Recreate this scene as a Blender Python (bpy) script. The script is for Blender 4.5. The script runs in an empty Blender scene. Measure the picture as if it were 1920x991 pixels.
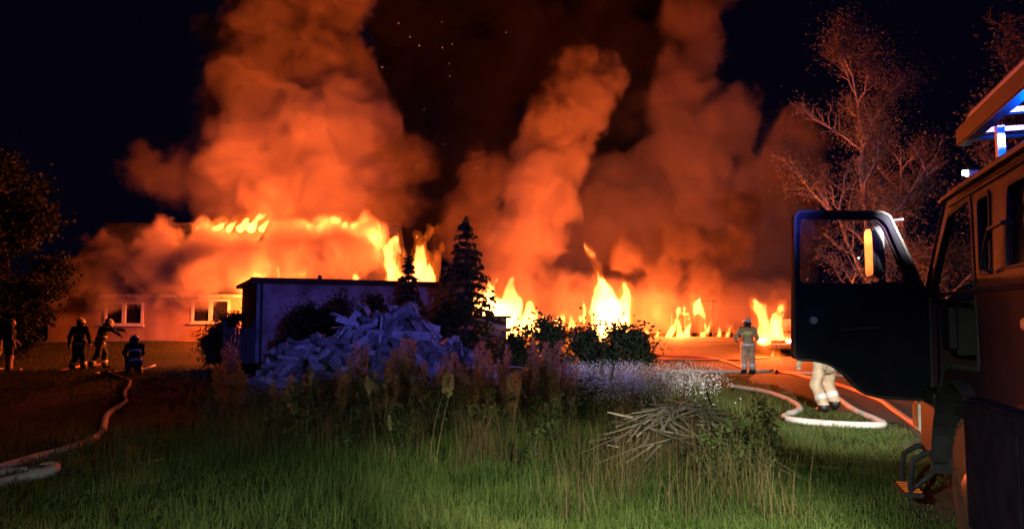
import bpy, bmesh, math, random
import numpy as np
from mathutils import Vector, Matrix, Euler

random.seed(7)
RNG = np.random.default_rng(11)
SC = bpy.context.scene
COL = SC.collection

# ------------------------------------------------------------------ camera
CAM_H = 1.65
FPX = 1387.0                 # focal length in pixels of the 1920 px wide photograph
PITCH = math.radians(4.6)
cam_data = bpy.data.cameras.new("camera")
cam = bpy.data.objects.new("camera", cam_data)
COL.objects.link(cam)
cam.location = (0, 0, CAM_H)
cam.rotation_euler = (math.radians(90) + PITCH, 0, 0)
cam_data.sensor_width = 36.0
cam_data.lens = FPX / 1920 * 36.0
cam_data.clip_start = 0.05
cam_data.clip_end = 2000
SC.camera = cam

# ------------------------------------------------------------------ night sky
world = bpy.data.worlds.new("World")
SC.world = world
world.use_nodes = True
wn = world.node_tree
bg = wn.nodes["Background"]
bg.inputs[0].default_value = (0.22, 0.17, 0.80, 1)      # clear night, far from any town
bg.inputs[1].default_value = 0.0048

# ------------------------------------------------------------------ exposure
SC.view_settings.view_transform = 'Standard'
SC.view_settings.look = 'None'
SC.view_settings.gamma = 1.0
SC.view_settings.exposure = 0.0
SC.view_settings.use_curve_mapping = False
cy = SC.cycles
cy.use_denoising = True
cy.volume_bounces = 2
cy.max_bounces = 6
cy.diffuse_bounces = 2
cy.glossy_bounces = 2
cy.transmission_bounces = 4
cy.transparent_max_bounces = 96
cy.sample_clamp_indirect = 2.0
cy.use_adaptive_sampling = True
cy.adaptive_threshold = 0.05
cy.adaptive_min_samples = 12
cy.caustics_reflective = False
cy.caustics_refractive = False

# ------------------------------------------------------------------ helpers
def ray(u, v):
    a = (u - 960.0) / FPX
    b = (495.5 - v) / FPX
    c, s = math.cos(PITCH), math.sin(PITCH)
    return Vector((a, c - b * s, s + b * c))

def P(u, v, d):
    """world point on the sight line of photo pixel (u, v) at distance d along +Y"""
    r = ray(u, v)
    return Vector((0, 0, CAM_H)) + r * (d / r.y)

def G(u, v, z=0.0):
    """where that sight line meets the height z"""
    r = ray(u, v)
    return Vector((0, 0, CAM_H)) + r * ((z - CAM_H) / r.z)

def tag(o, label=None, cat=None, group=None, kind=None):
    if label: o["label"] = label
    if cat: o["category"] = cat
    if group: o["group"] = group
    if kind or cat: o["kind"] = kind or "thing"
    return o

def empty(name, loc=(0, 0, 0), rz=0.0, parent=None):
    o = bpy.data.objects.new(name, None)
    o.empty_display_size = 0.1
    COL.objects.link(o)
    o.location = loc
    o.rotation_euler = (0, 0, rz)
    o.parent = parent
    return o

def link(name, me, mat=None, parent=None, loc=None, rot=None, smooth=False):
    o = bpy.data.objects.new(name, me)
    COL.objects.link(o)
    if mat is not None and len(me.materials) == 0:
        me.materials.append(mat)
    if parent is not None: o.parent = parent
    if loc is not None: o.location = loc
    if rot is not None: o.rotation_euler = rot
    if smooth:
        me.polygons.foreach_set("use_smooth", np.ones(len(me.polygons), dtype=bool))
    return o

def mesh_np(name, V, F):
    """V (n,3); F (m,3) or (m,4) arrays -> mesh"""
    V = np.asarray(V, dtype=np.float32); F = np.asarray(F, dtype=np.int32)
    k = F.shape[1]
    me = bpy.data.meshes.new(name)
    me.vertices.add(len(V)); me.vertices.foreach_set("co", V.ravel())
    me.loops.add(F.size); me.loops.foreach_set("vertex_index", F.ravel())
    me.polygons.add(len(F))
    me.polygons.foreach_set("loop_start", np.arange(0, F.size, k, dtype=np.int32))
    me.update(calc_edges=True)
    return me

class MB:
    """collects simple solids, builds ONE mesh"""
    def __init__(s): s.v = []; s.f = []
    def add(s, verts, faces):
        n = len(s.v); s.v += [tuple(x) for x in verts]; s.f += [tuple(i + n for i in f) for f in faces]; return s
    def box(s, c, size, rot=None):
        hx, hy, hz = size[0] / 2, size[1] / 2, size[2] / 2
        m = (rot if isinstance(rot, Matrix) else Euler(rot).to_matrix()) if rot is not None else None
        vs = []
        for x, y, z in ((-1,-1,-1),(1,-1,-1),(1,1,-1),(-1,1,-1),(-1,-1,1),(1,-1,1),(1,1,1),(-1,1,1)):
            p = Vector((x * hx, y * hy, z * hz))
            if m is not None: p = m @ p
            vs.append(p + Vector(c))
        return s.add(vs, ((0,3,2,1),(4,5,6,7),(0,1,5,4),(1,2,6,5),(2,3,7,6),(3,0,4,7)))
    def b(s, x0, x1, y0, y1, z0, z1):
        return s.box(((x0+x1)/2, (y0+y1)/2, (z0+z1)/2), (x1-x0, y1-y0, z1-z0))
    def tube(s, pts, r, n=8, cap=True):
        pts = [Vector(p) for p in pts]
        rr = r if isinstance(r, (list, tuple)) else [r] * len(pts)
        base = len(s.v); prev = None
        for i, p in enumerate(pts):
            t = (pts[min(i+1, len(pts)-1)] - pts[max(i-1, 0)])
            if t.length < 1e-9: t = Vector((0, 0, 1))
            t.normalize()
            if prev is None:
                a = t.orthogonal().normalized()
            else:
                a = (prev - t * prev.dot(t))
                a = a.normalized() if a.length > 1e-6 else t.orthogonal().normalized()
            prev = a; b = t.cross(a)
            for k in range(n):
                w = 2 * math.pi * k / n
                s.v.append(tuple(p + (a * math.cos(w) + b * math.sin(w)) * rr[i]))
        for i in range(len(pts) - 1):
            for k in range(n):
                k2 = (k + 1) % n
                s.f.append((base+i*n+k, base+i*n+k2, base+(i+1)*n+k2, base+(i+1)*n+k))
        if cap:
            s.f.append(tuple(base + k for k in reversed(range(n))))
            s.f.append(tuple(base + (len(pts)-1)*n + k for k in range(n)))
        return s
    def prism(s, poly, axis, a, b):
        """extrude a 2-D polygon along axis (0,1,2) from a to b"""
        n = len(poly); vs = []
        for t in (a, b):
            for p, q in poly:
                vs.append({0: (t, p, q), 1: (p, t, q), 2: (p, q, t)}[axis])
        fs = [tuple(reversed(range(n))), tuple(range(n, 2*n))]
        for i in range(n):
            j = (i + 1) % n; fs.append((i, j, n + j, n + i))
        return s.add(vs, fs)
    def lathe(s, prof, n, M=None):
        """prof: (radius, z) list about +Z"""
        base = len(s.v)
        for r, z in prof:
            for k in range(n):
                w = 2*math.pi*k/n; p = Vector((r*math.cos(w), r*math.sin(w), z))
                if M is not None: p = M @ p
                s.v.append(tuple(p))
        for i in range(len(prof)-1):
            for k in range(n):
                k2 = (k+1) % n
                s.f.append((base+i*n+k, base+i*n+k2, base+(i+1)*n+k2, base+(i+1)*n+k))
        s.f.append(tuple(base + k for k in reversed(range(n))))
        s.f.append(tuple(base+(len(prof)-1)*n + k for k in range(n)))
        return s
    def mesh(s, name, bevel=0.0, seg=2):
        me = bpy.data.meshes.new(name)
        me.from_pydata(s.v, [], s.f)
        bm = bmesh.new(); bm.from_mesh(me)
        bmesh.ops.recalc_face_normals(bm, faces=bm.faces)
        if bevel > 0:
            es = [e for e in bm.edges if e.is_manifold and e.calc_face_angle(0) > 0.6]
            bmesh.ops.bevel(bm, geom=es, offset=bevel, segments=seg, affect='EDGES', clamp_overlap=True)
        bm.to_mesh(me); bm.free()
        return me
    def build(s, name, mat, parent=None, bevel=0.0, smooth=False, loc=None, rot=None, seg=2):
        o = link(name, s.mesh(name, bevel, seg), mat, parent, loc, rot)
        if smooth:
            o.data.polygons.foreach_set("use_smooth", np.ones(len(o.data.polygons), dtype=bool))
            o.data.set_sharp_from_angle(angle=math.radians(40))
        return o

# ---- noise and implicit surfaces
def vnoise(p, seed=0):
    """value noise in 3-D for an (...,3) array, about -1..1"""
    p = np.asarray(p, dtype=np.float32)
    i = np.floor(p).astype(np.int64); f = p - i
    f = f * f * f * (f * (f * 6 - 15) + 10)
    def h(ix, iy, iz):
        n = (ix * 374761393 + iy * 668265263 + iz * 2147483647 + seed * 974711) & 0xffffffff
        n = ((n ^ (n >> 13)) * 1274126177) & 0xffffffff
        n = n ^ (n >> 16)
        return (n & 0xffff).astype(np.float32) / 32767.5 - 1.0
    x, y, z = i[..., 0], i[..., 1], i[..., 2]
    fx, fy, fz = f[..., 0], f[..., 1], f[..., 2]
    c = 0
    for dx in (0, 1):
        wx = fx if dx else 1 - fx
        for dy in (0, 1):
            wy = fy if dy else 1 - fy
            for dz in (0, 1):
                wz = fz if dz else 1 - fz
                c = c + h(x + dx, y + dy, z + dz) * (wx * wy * wz)
    return c

def fbm(p, octs, seed=0, gain=0.5, billow=False):
    a = 1.0; s = 0; p = np.asarray(p, dtype=np.float32)
    for o in range(octs):
        n = vnoise(p * (2.03 ** o) + o * 17.3, seed + o * 31)
        if billow: n = 1.0 - 2.0 * np.abs(n) ** 0.9      # creases between round billows
        s = s + a * n; a *= gain
    return s

def surface_nets(f, lo, h):
    """f: scalar grid, negative inside. returns V, F(quads)"""
    nx, ny, nz = f.shape
    ins = f < 0
    cells = np.zeros((nx-1, ny-1, nz-1), dtype=np.int8)
    for dx in (0, 1):
        for dy in (0, 1):
            for dz in (0, 1):
                cells += ins[dx:nx-1+dx, dy:ny-1+dy, dz:nz-1+dz]
    act = (cells > 0) & (cells < 8)
    idx = np.full(act.shape, -1, dtype=np.int64)
    c = np.argwhere(act); idx[act] = np.arange(len(c))
    pos = np.zeros((len(c), 3)); cnt = np.zeros(len(c))
    corners = [(0,0,0),(1,0,0),(0,1,0),(1,1,0),(0,0,1),(1,0,1),(0,1,1),(1,1,1)]
    for a in corners:
        for ax in range(3):
            if a[ax]: continue
            b = list(a); b[ax] = 1
            fa = f[c[:,0]+a[0], c[:,1]+a[1], c[:,2]+a[2]]
            fb = f[c[:,0]+b[0], c[:,1]+b[1], c[:,2]+b[2]]
            m = (fa < 0) != (fb < 0)
            t = np.where(m, fa / np.where(m, fa - fb, 1), 0)
            q = np.tile(np.array(a, float), (len(c), 1)); q[:, ax] += t
            pos += q * m[:, None]; cnt += m
    V = (c + pos / cnt[:, None]) * h + np.asarray(lo)
    F = []
    for ax in range(3):
        o1, o2 = [(1, 2), (2, 0), (0, 1)][ax]
        sl0 = [slice(1, -1)] * 3; sl1 = [slice(1, -1)] * 3
        sl0[ax] = slice(0, -1); sl1[ax] = slice(1, None)
        A, B = ins[tuple(sl0)], ins[tuple(sl1)]
        e = np.argwhere(A != B)
        if len(e) == 0: continue
        flip = A[tuple(e.T)]
        off = np.ones(3, int); off[ax] = 0
        e = e + off
        def cell(d1, d2):
            q = e.copy(); q[:, o1] -= d1; q[:, o2] -= d2
            return idx[q[:,0], q[:,1], q[:,2]]
        quad = np.stack([cell(1,1), cell(0,1), cell(0,0), cell(1,0)], 1)
        quad[~flip] = quad[~flip][:, ::-1]
        F.append(quad)
    F = np.concatenate(F)
    F = F[(F >= 0).all(1)]
    return V, F

def grid_pts(lo, hi, h):
    ax = [np.arange(lo[k], hi[k] + h, h) for k in range(3)]
    return np.stack(np.meshgrid(*ax, indexing='ij'), -1).astype(np.float32)

def smin(a, b, k):
    q = np.clip(0.5 + 0.5 * (b - a) / k, 0, 1)
    return b * (1 - q) + a * q - k * q * (1 - q)

def blobs_sdf(p, blobs, k):
    d = None
    for (c, r) in blobs:
        q = p - np.asarray(c, dtype=np.float32)
        e = np.sqrt((q * q).sum(-1)) - r
        d = e if d is None else smin(d, e, k)
    return d

def capsule_sdf(p, a, b, ra, rb):
    a = np.asarray(a, np.float32); b = np.asarray(b, np.float32)
    ab = b - a; L = float((ab * ab).sum()) + 1e-9
    t = np.clip(((p - a) * ab).sum(-1) / L, 0, 1)
    q = p - a - t[..., None] * ab
    return np.sqrt((q * q).sum(-1)) - (ra + (rb - ra) * t)

BEAM_W, WORK_W, FLOOD_W, MAST_W = 10500, 6500, 1900, 3300      # lamp powers (W)

# ---- materials
def mat(name):
    m = bpy.data.materials.new(name); m.use_nodes = True
    return m, m.node_tree, m.node_tree.nodes["Principled BSDF"]

def simple(name, col, rough=0.6, metal=0.0, var=0.25, scale=6.0, bump=0.0, col2=None, spec=0.5, emit=None, estr=0.0):
    m, nt, b = mat(name)
    b.inputs["Roughness"].default_value = rough
    b.inputs["Metallic"].default_value = metal
    b.inputs["Specular IOR Level"].default_value = spec
    tc = nt.nodes.new("ShaderNodeTexCoord")
    nz = nt.nodes.new("ShaderNodeTexNoise"); nz.inputs["Scale"].default_value = scale; nz.inputs["Detail"].default_value = 5
    nt.links.new(tc.outputs["Object"], nz.inputs["Vector"])
    rp = nt.nodes.new("ShaderNodeValToRGB")
    c2 = col2 if col2 else tuple(min(1, c * (1 + var)) for c in col)
    c1 = tuple(c * (1 - var) for c in col) if not col2 else col
    rp.color_ramp.elements[0].position = 0.35; rp.color_ramp.elements[0].color = (*c1, 1)
    rp.color_ramp.elements[1].position = 0.68; rp.color_ramp.elements[1].color = (*c2, 1)
    nt.links.new(nz.outputs[0], rp.inputs[0]); nt.links.new(rp.outputs[0], b.inputs["Base Color"])
    if bump:
        bp = nt.nodes.new("ShaderNodeBump"); bp.inputs["Strength"].default_value = bump; bp.inputs["Distance"].default_value = 0.02
        nt.links.new(nz.outputs[0], bp.inputs["Height"]); nt.links.new(bp.outputs[0], b.inputs["Normal"])
    if emit:
        b.inputs["Emission Color"].default_value = (*emit, 1); b.inputs["Emission Strength"].default_value = estr
    return m

def per_object(m, amount=0.5):
    """vary the base colour of each copy"""
    nt = m.node_tree; b = nt.nodes["Principled BSDF"]
    src = b.inputs["Base Color"].links[0].from_socket
    oi = nt.nodes.new("ShaderNodeObjectInfo")
    hs = nt.nodes.new("ShaderNodeHueSaturation")
    mr = nt.nodes.new("ShaderNodeMapRange")
    mr.inputs[3].default_value = 1 - amount; mr.inputs[4].default_value = 1 + amount * 0.6
    nt.links.new(oi.outputs["Random"], mr.inputs[0]); nt.links.new(mr.outputs[0], hs.inputs["Value"])
    nt.links.new(src, hs.inputs["Color"]); nt.links.new(hs.outputs[0], b.inputs["Base Color"])
    return m

def volume_mat(name, color, density, aniso=0.0, absorb=None, emis=None, estr=0.0):
    m = bpy.data.materials.new(name); m.use_nodes = True
    nt = m.node_tree
    for n in list(nt.nodes): nt.nodes.remove(n)
    out = nt.nodes.new("ShaderNodeOutputMaterial")
    pv = nt.nodes.new("ShaderNodeVolumePrincipled")
    pv.inputs["Color"].default_value = (*color, 1)
    pv.inputs["Density"].default_value = density
    pv.inputs["Anisotropy"].default_value = aniso
    pv.inputs["Density Attribute"].default_value = ""
    if emis:
        pv.inputs["Emission Color"].default_value = (*emis, 1); pv.inputs["Emission Strength"].default_value = estr
    nt.links.new(pv.outputs[0], out.inputs["Volume"])
    return m

def point_light(name, loc, power, color, radius, parent=None):
    l = bpy.data.lights.new(name, 'POINT'); l.energy = power; l.color = color; l.shadow_soft_size = radius
    o = bpy.data.objects.new(name, l); COL.objects.link(o); o.location = loc; o.parent = parent
    return o
# ================================================================== ground
def sstep(t): t = np.clip(t, 0, 1); return t * t * (3 - 2 * t)

MOUND = (1.95, 8.7)
_NX, _NY = np.meshgrid(np.arange(-60, 60.1, .5), np.arange(-35, 90.1, .5), indexing='ij')
_N2 = fbm(np.stack([_NX * .35, _NY * .35, np.zeros_like(_NX)], -1), 3, 77)
def ripple(x, y):
    a = np.clip((x + 60) * 2, 0, _N2.shape[0] - 1.001); b = np.clip((y + 35) * 2, 0, _N2.shape[1] - 1.001)
    i = a.astype(int); j = b.astype(int); a = a - i; b = b - j
    return (_N2[i, j] * (1-a) + _N2[i+1, j] * a) * (1-b) + (_N2[i, j+1] * (1-a) + _N2[i+1, j+1] * a) * b
def hgt(x, y):
    x = np.asarray(x, dtype=np.float64); y = np.asarray(y, dtype=np.float64)
    z = 0.85 * sstep((y - 25.0) / 20.0)
    z = z + 0.62 * np.exp(-(((x - MOUND[0]) / 0.95) ** 2 + ((y - MOUND[1]) / 0.8) ** 2))
    z = z + 0.10 * np.exp(-((x + 1.0) / 5.0) ** 2 - ((y - 12.0) / 4.0) ** 2)
    m = np.exp(-((x - 6) / 4.0) ** 2)
    z = z + 0.05 * ripple(x, y) * (1 - 0.7 * m)
    return z
_N2L = _N2.tolist()
def gz(x, y):
    """the same height for one point, without array overhead"""
    t = min(1, max(0, (y - 25.0) / 20.0)); z = .85 * t * t * (3 - 2 * t)
    z += .62 * math.exp(-(((x - MOUND[0]) / .95) ** 2 + ((y - MOUND[1]) / .8) ** 2))
    z += .10 * math.exp(-((x + 1.0) / 5.0) ** 2 - ((y - 12.0) / 4.0) ** 2)
    a = min(max((x + 60) * 2, 0), len(_N2L) - 1.001); b = min(max((y + 35) * 2, 0), len(_N2L[0]) - 1.001)
    i, j = int(a), int(b); a -= i; b -= j
    n = (_N2L[i][j] * (1-a) + _N2L[i+1][j] * a) * (1-b) + (_N2L[i][j+1] * (1-a) + _N2L[i+1][j+1] * a) * b
    return z + .05 * n * (1 - .7 * math.exp(-((x - 6) / 4.0) ** 2))

def GT(u, v, lift=0.0):
    """sight line of a photo pixel meets the terrain"""
    r = ray(u, v); r = r / r.y
    lo, hi = 2.0, 120.0
    prev = 2.0
    for i in range(400):
        d = 2.0 * (60.0 ** (i / 399.0))
        q = Vector((0, 0, CAM_H)) + r * d
        if q.z < gz(q.x, q.y): break
        prev = d
    a, b = prev, d
    for i in range(24):
        m = (a + b) / 2; q = Vector((0, 0, CAM_H)) + r * m
        if q.z < gz(q.x, q.y): b = m
        else: a = m
    return Vector((q.x, q.y, gz(q.x, q.y) + lift))

def axis(a, b, near, fine, n):
    t = np.linspace(-1, 1, n)
    return t
xs = np.concatenate([-np.geomspace(300, 14, 30)[:-1], np.linspace(-14, 14, 150), np.geomspace(14, 300, 30)[1:]])
ys = np.concatenate([np.linspace(-30, 2, 12)[:-1], np.linspace(2, 30, 150), np.geomspace(30, 600, 60)[1:]])
XX, YY = np.meshgrid(xs, ys, indexing='ij')
ZZ = hgt(XX, YY)
V = np.stack([XX, YY, ZZ], -1).reshape(-1, 3)
nx_, ny_ = len(xs), len(ys)
ii, jj = np.meshgrid(np.arange(nx_ - 1), np.arange(ny_ - 1), indexing='ij')
i0 = (ii * ny_ + jj).ravel()
F = np.stack([i0, i0 + ny_, i0 + ny_ + 1, i0 + 1], 1)
def ground_mat():
    m, nt, b = mat("ground_soil_and_turf")
    b.inputs["Roughness"].default_value = 0.97; b.inputs["Specular IOR Level"].default_value = 0.08
    tc = nt.nodes.new("ShaderNodeTexCoord")
    n1 = nt.nodes.new("ShaderNodeTexNoise"); n1.inputs["Scale"].default_value = 0.45; n1.inputs["Detail"].default_value = 6
    n2 = nt.nodes.new("ShaderNodeTexNoise"); n2.inputs["Scale"].default_value = 14; n2.inputs["Detail"].default_value = 6
    for n in (n1, n2): nt.links.new(tc.outputs["Object"], n.inputs["Vector"])
    r1 = nt.nodes.new("ShaderNodeValToRGB"); r1.color_ramp.elements[0].position = .42; r1.color_ramp.elements[1].position = .58
    r1.color_ramp.elements[0].color = (0.055, 0.045, 0.03, 1); r1.color_ramp.elements[1].color = (0.035, 0.052, 0.018, 1)
    mx = nt.nodes.new("ShaderNodeMix"); mx.data_type = 'RGBA'; mx.blend_type = 'MULTIPLY'; mx.inputs[0].default_value = 0.8
    r2 = nt.nodes.new("ShaderNodeValToRGB"); r2.color_ramp.elements[0].position = .3; r2.color_ramp.elements[1].position = .7
    r2.color_ramp.elements[0].color = (0.35, 0.33, 0.3, 1); r2.color_ramp.elements[1].color = (1.25, 1.2, 1.1, 1)
    nt.links.new(n1.outputs[0], r1.inputs[0]); nt.links.new(n2.outputs[0], r2.inputs[0])
    nt.links.new(r1.outputs[0], mx.inputs[6]); nt.links.new(r2.outputs[0], mx.inputs[7]); nt.links.new(mx.outputs[2], b.inputs["Base Color"])
    bp = nt.nodes.new("ShaderNodeBump"); bp.inputs["Strength"].default_value = 0.9; bp.inputs["Distance"].default_value = 0.05
    nt.links.new(n2.outputs[0], bp.inputs["Height"]); nt.links.new(bp.outputs[0], b.inputs["Normal"])
    return m
M_ground = ground_mat()
o = link("ground", mesh_np("ground", V, F), M_ground, smooth=True); tag(o, kind="structure")

# ---- worn asphalt drive on the right: rows from its left verge to beyond the truck
verge = [GT(1150,646), GT(1250,668), GT(1330,690), GT(1420,716), GT(1500,742), GT(1600,778), GT(1700,806), GT(1745,850), GT(1745,960)]
verge.sort(key=lambda p: p.y)
vy = np.array([p.y for p in verge]); vx = np.array([p.x for p in verge])
def verge_x(y): return np.interp(y, vy, vx)
dy = np.concatenate([np.linspace(vy[0] - 8, 12, 40), np.linspace(12, 46, 90)[1:]])
du = np.linspace(0, 1, 60) ** 1.4
X = []; 
for y in dy:
    x0 = float(verge_x(y)) + 0.22 * math.sin(y * 1.7) + 0.12 * math.sin(y * 4.1 + 1)
    X.append(np.stack([x0 + du * (26 - x0), np.full(60, y)], -1))
X = np.array(X)
Z = hgt(X[..., 0], X[..., 1]) + 0.012
V = np.concatenate([X, Z[..., None]], -1).reshape(-1, 3)
ii, jj = np.meshgrid(np.arange(len(dy) - 1), np.arange(59), indexing='ij'); i0 = (ii * 60 + jj).ravel()
F = np.stack([i0, i0 + 1, i0 + 61, i0 + 60], 1)
M_asphalt = simple("worn_asphalt", (0.05, 0.047, 0.045), 0.85, var=0.45, scale=9, bump=0.5, spec=0.25)
tag(link("road", mesh_np("road", V, F), M_asphalt, smooth=True), kind="structure")

# ================================================================== house
M_plaster = simple("old_plaster", (0.22, 0.14, 0.085), 0.9, scale=.9, bump=0.4, col2=(.40, .28, .18))
M_whitewood = simple("white_window_paint", (0.55, 0.50, 0.45), 0.5, var=0.1)
M_dglass = simple("sooty_glass", (0.012, 0.012, 0.014), 0.12, var=0.3, spec=0.6)
M_roof = simple("roof_sheet", (0.06, 0.055, 0.055), 0.7, var=0.35, scale=3, bump=0.3)
M_char = simple("charred_timber", (0.02, 0.018, 0.017), 0.9, var=0.5, scale=12, bump=0.6)
M_stone = simple("plinth_concrete", (0.30, 0.28, 0.26), 0.95, var=0.3, scale=4, bump=0.5)
HX0, HX1, HY, HB, HE = -25.0, -7.3, 40.0, 0.45, 3.42
house = empty("house", (-16, HY, HB)); tag(house, "long plastered house with burning roof and two white framed windows", "house")
HO = Vector(house.location)
def hp(mb, name, m, parent=house, **k):
    off = HO if parent is house else HO
    mb.v = [(x - HO.x, y - HO.y, z - HO.z) for x, y, z in mb.v]
    return mb.build(name, m, parent, **k)
def wx(u): return P(u, 600, HY).x
def wz(v): return P(300, v, HY).z
openings = [(wx(195), wx(269), wz(609), wz(566)), (wx(358), wx(431), wz(605), wz(561))]
door_op = (wx(462), wx(486), HB + 0.1, wz(556))
# front wall in piers and lintels round the openings
cuts = sorted(openings + [door_op])
mb = MB(); x = HX0
for (a, b_, z0, z1) in cuts:
    mb.b(x, a, HY, HY + .35, HB - .6, HE)
    mb.b(a, b_, HY, HY + .35, HB - .6, z0); mb.b(a, b_, HY, HY + .35, z1, HE)
    x = b_
mb.b(x, HX1, HY, HY + .35, HB - .6, HE)
hp(mb, "front_wall", M_plaster)
hp(MB().prism([(HY + .35, HB - .6), (HY + 11.5, HB - .6), (HY + 11.5, HE), (HY + 6, 7.3), (HY + .35, HE)], 0, HX0, HX0 + .3), "gable_wall", M_plaster)
hp(MB().prism([(HY + .35, HB - .6), (HY + 11.5, HB - .6), (HY + 11.5, HE), (HY + 6, 7.3), (HY + .35, HE)], 0, HX1 - .3, HX1), "gable_wall", M_plaster)
hp(MB().b(HX0 + .3, HX1 - .3, HY + 11.2, HY + 11.5, HB - .6, HE), "rear_wall", M_plaster)
hp(MB().b(HX0 - .05, door_op[0] - .1, HY - .1, HY - .003, HB - .3, HB + .32), "plinth", M_stone, bevel=.02)
for (a, b_, z0, z1) in openings:
    w = empty("window", (0, 0, 0), parent=house)
    fr = hp(MB().b(a, a + .14, HY - .03, HY + .09, z0, z1).b(b_ - .14, b_, HY - .03, HY + .09, z0, z1)
       .b(a + .14, b_ - .14, HY - .03, HY + .09, z0, z0 + .1).b(a + .14, b_ - .14, HY - .03, HY + .09, z1 - .1, z1), "frame", M_whitewood, w)
    mid = (a + b_) / 2
    hp(MB().b(mid - .1, mid + .1, HY - .04, HY + .1, z0 + .1, z1 - .1), "mullion", M_whitewood, w)
    for (p, q) in ((a + .14, mid - .1), (mid + .1, b_ - .14)):
        hp(MB().b(p, q, HY + .04, HY + .06, z0 + .1, z1 - .1), "pane", M_dglass, w)
    hp(MB().b(a - .06, b_ + .06, HY - .12, HY - .003, z0 - .07, z0), "sill", M_whitewood, w)
# roof: rafters below, sheets on top, each sheet a piece
RZ, RY = 7.75, HY + 6.0
def slope_pt(x, t, back=False):
    y0, z0 = HY - .55, HE - .25
    y = y0 + (RY - y0) * t; z = z0 + (RZ - z0) * t
    if back: y = 2 * RY - y
    return Vector((x, y, z))
roof = hp(MB().b(HX0 - .3, HX1 + .3, RY - .12, RY + .12, RZ - .38, RZ - .14), "roof_ridge", M_char)
nsh = 20
for s_, back in ((0, False), (1, True)):
    for k in range(nsh):
        a = HX0 - .35 + (HX1 - HX0 + .7) * k / nsh; b_ = a + (HX1 - HX0 + .7) / nsh - .03
        for j in range(3):
            if not back and j == 2 and (4 <= k <= 8 or 11 <= k <= 17): continue     # burnt through near the ridge
            t0, t1 = j / 3.0 + .003, (j + 1) / 3.0 + .02
            up = Vector((0, 0, .03 + random.uniform(0, .02) + .012 * j))
            p = [slope_pt(a, t0, back) + up, slope_pt(b_, t0, back) + up, slope_pt(b_, t1, back) + up, slope_pt(a, t1, back) + up]
            q = [v + Vector((0, 0, .035)) for v in p]
            hp(MB().add(p + q, ((0,3,2,1),(4,5,6,7),(0,1,5,4),(1,2,6,5),(2,3,7,6),(3,0,4,7))), "roof_sheet", M_roof)
for k in range(14):
    x = HX0 + .6 + (HX1 - HX0 - 1.2) * k / 13
    hp(MB().tube([slope_pt(x, 0.0) - Vector((0, 0, .12)), slope_pt(x, .97) - Vector((0, 0, .12))], .07, 4), "rafter", M_char)
hp(MB().b(HX0 - .3, HX1 + .3, HY - .62, HY - .5, HE - .36, HE - .2), "eaves_board", simple("eaves_paint", (0.30, 0.26, 0.22), .7))

# ================================================================== low shed with a felt roof
M_lime = simple("limewashed_wall", (0.10, 0.095, 0.10), 0.9, scale=1.1, bump=0.4, col2=(.32, .32, .33))
M_felt = simple("roofing_felt", (0.035, 0.033, 0.035), 0.85, var=0.4, scale=7, bump=0.4)
A = P(480, 600, 25.0); B = P(951, 600, 29.0)
A.z = B.z = 0
shed_yaw = math.atan2(B.y - A.y, B.x - A.x); SL = (B - A).length
shed = empty("shed", (A.x, A.y, gz(A.x, A.y)), shed_yaw)
tag(shed, "low flat roofed shed with whitewashed wall behind the firewood heap", "shed")
SR = SL - 1.5
MB().b(0, SR, 0, .3, -.5, 3.02).build("front_wall", M_lime, shed)
MB().b(SR + .01, SL, .05, .3, -.5, 1.85).build("annex_wall", M_lime, shed)
MB().b(SR + .01, SL + .15, -.05, 3.0, 1.853, 1.95).build("annex_roof", M_felt, shed)
MB().b(0, .3, .3, 5, -.5, 3.02).build("side_wall", M_lime, shed)
MB().b(SR - .3, SR, .3, 5, -.5, 3.02).build("side_wall", M_lime, shed)
MB().b(.3, SR - .3, 4.7, 5, -.5, 3.02).build("rear_wall", M_lime, shed)
rf = MB().b(-.22, SR + .2, -.28, 5.2, 3.023, 3.17).build("roof_slab", M_felt, shed, bevel=.02)
MB().b(-.24, SR + .22, -.31, -.283, 2.99, 3.19).build("fascia", M_char, rf)
MB().lathe([(.07, 0), (.07, .16), (.10, .17), (.02, .2)], 10, Matrix.Translation((2.15, .3, 3.16))).build("vent_pipe", M_char, rf)
MB().b(.12, .2, -.05, -.003, 0, 3.0).build("downpipe", M_char, shed)

# ---- board gate between the shed and the shrub
gate = empty("gate", P(452, 600, 25.2).xy.to_3d()); gate.location.z = gz(gate.location.x, gate.location.y)
tag(gate, "dark board gate with tall posts left of the whitewashed shed", "gate")
M_oldwood = simple("weathered_dark_board", (0.06, 0.05, 0.045), 0.9, var=0.4, scale=5, bump=0.5)
for k in range(7):
    MB().b(-.42 + k * .125, -.42 + k * .125 + .11, -.02, .01, .1, 1.5 + .04 * ((k * 37) % 5) / 5).build("board", M_oldwood, gate)
for x in (-.52, .48): MB().b(x - .06, x + .06, -.06, .06, -.3, 1.75).build("post", M_oldwood, gate)
for z in (.4, 1.2): MB().b(-.45, .45, .012, .05, z, z + .09).build("rail", M_oldwood, gate)

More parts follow.
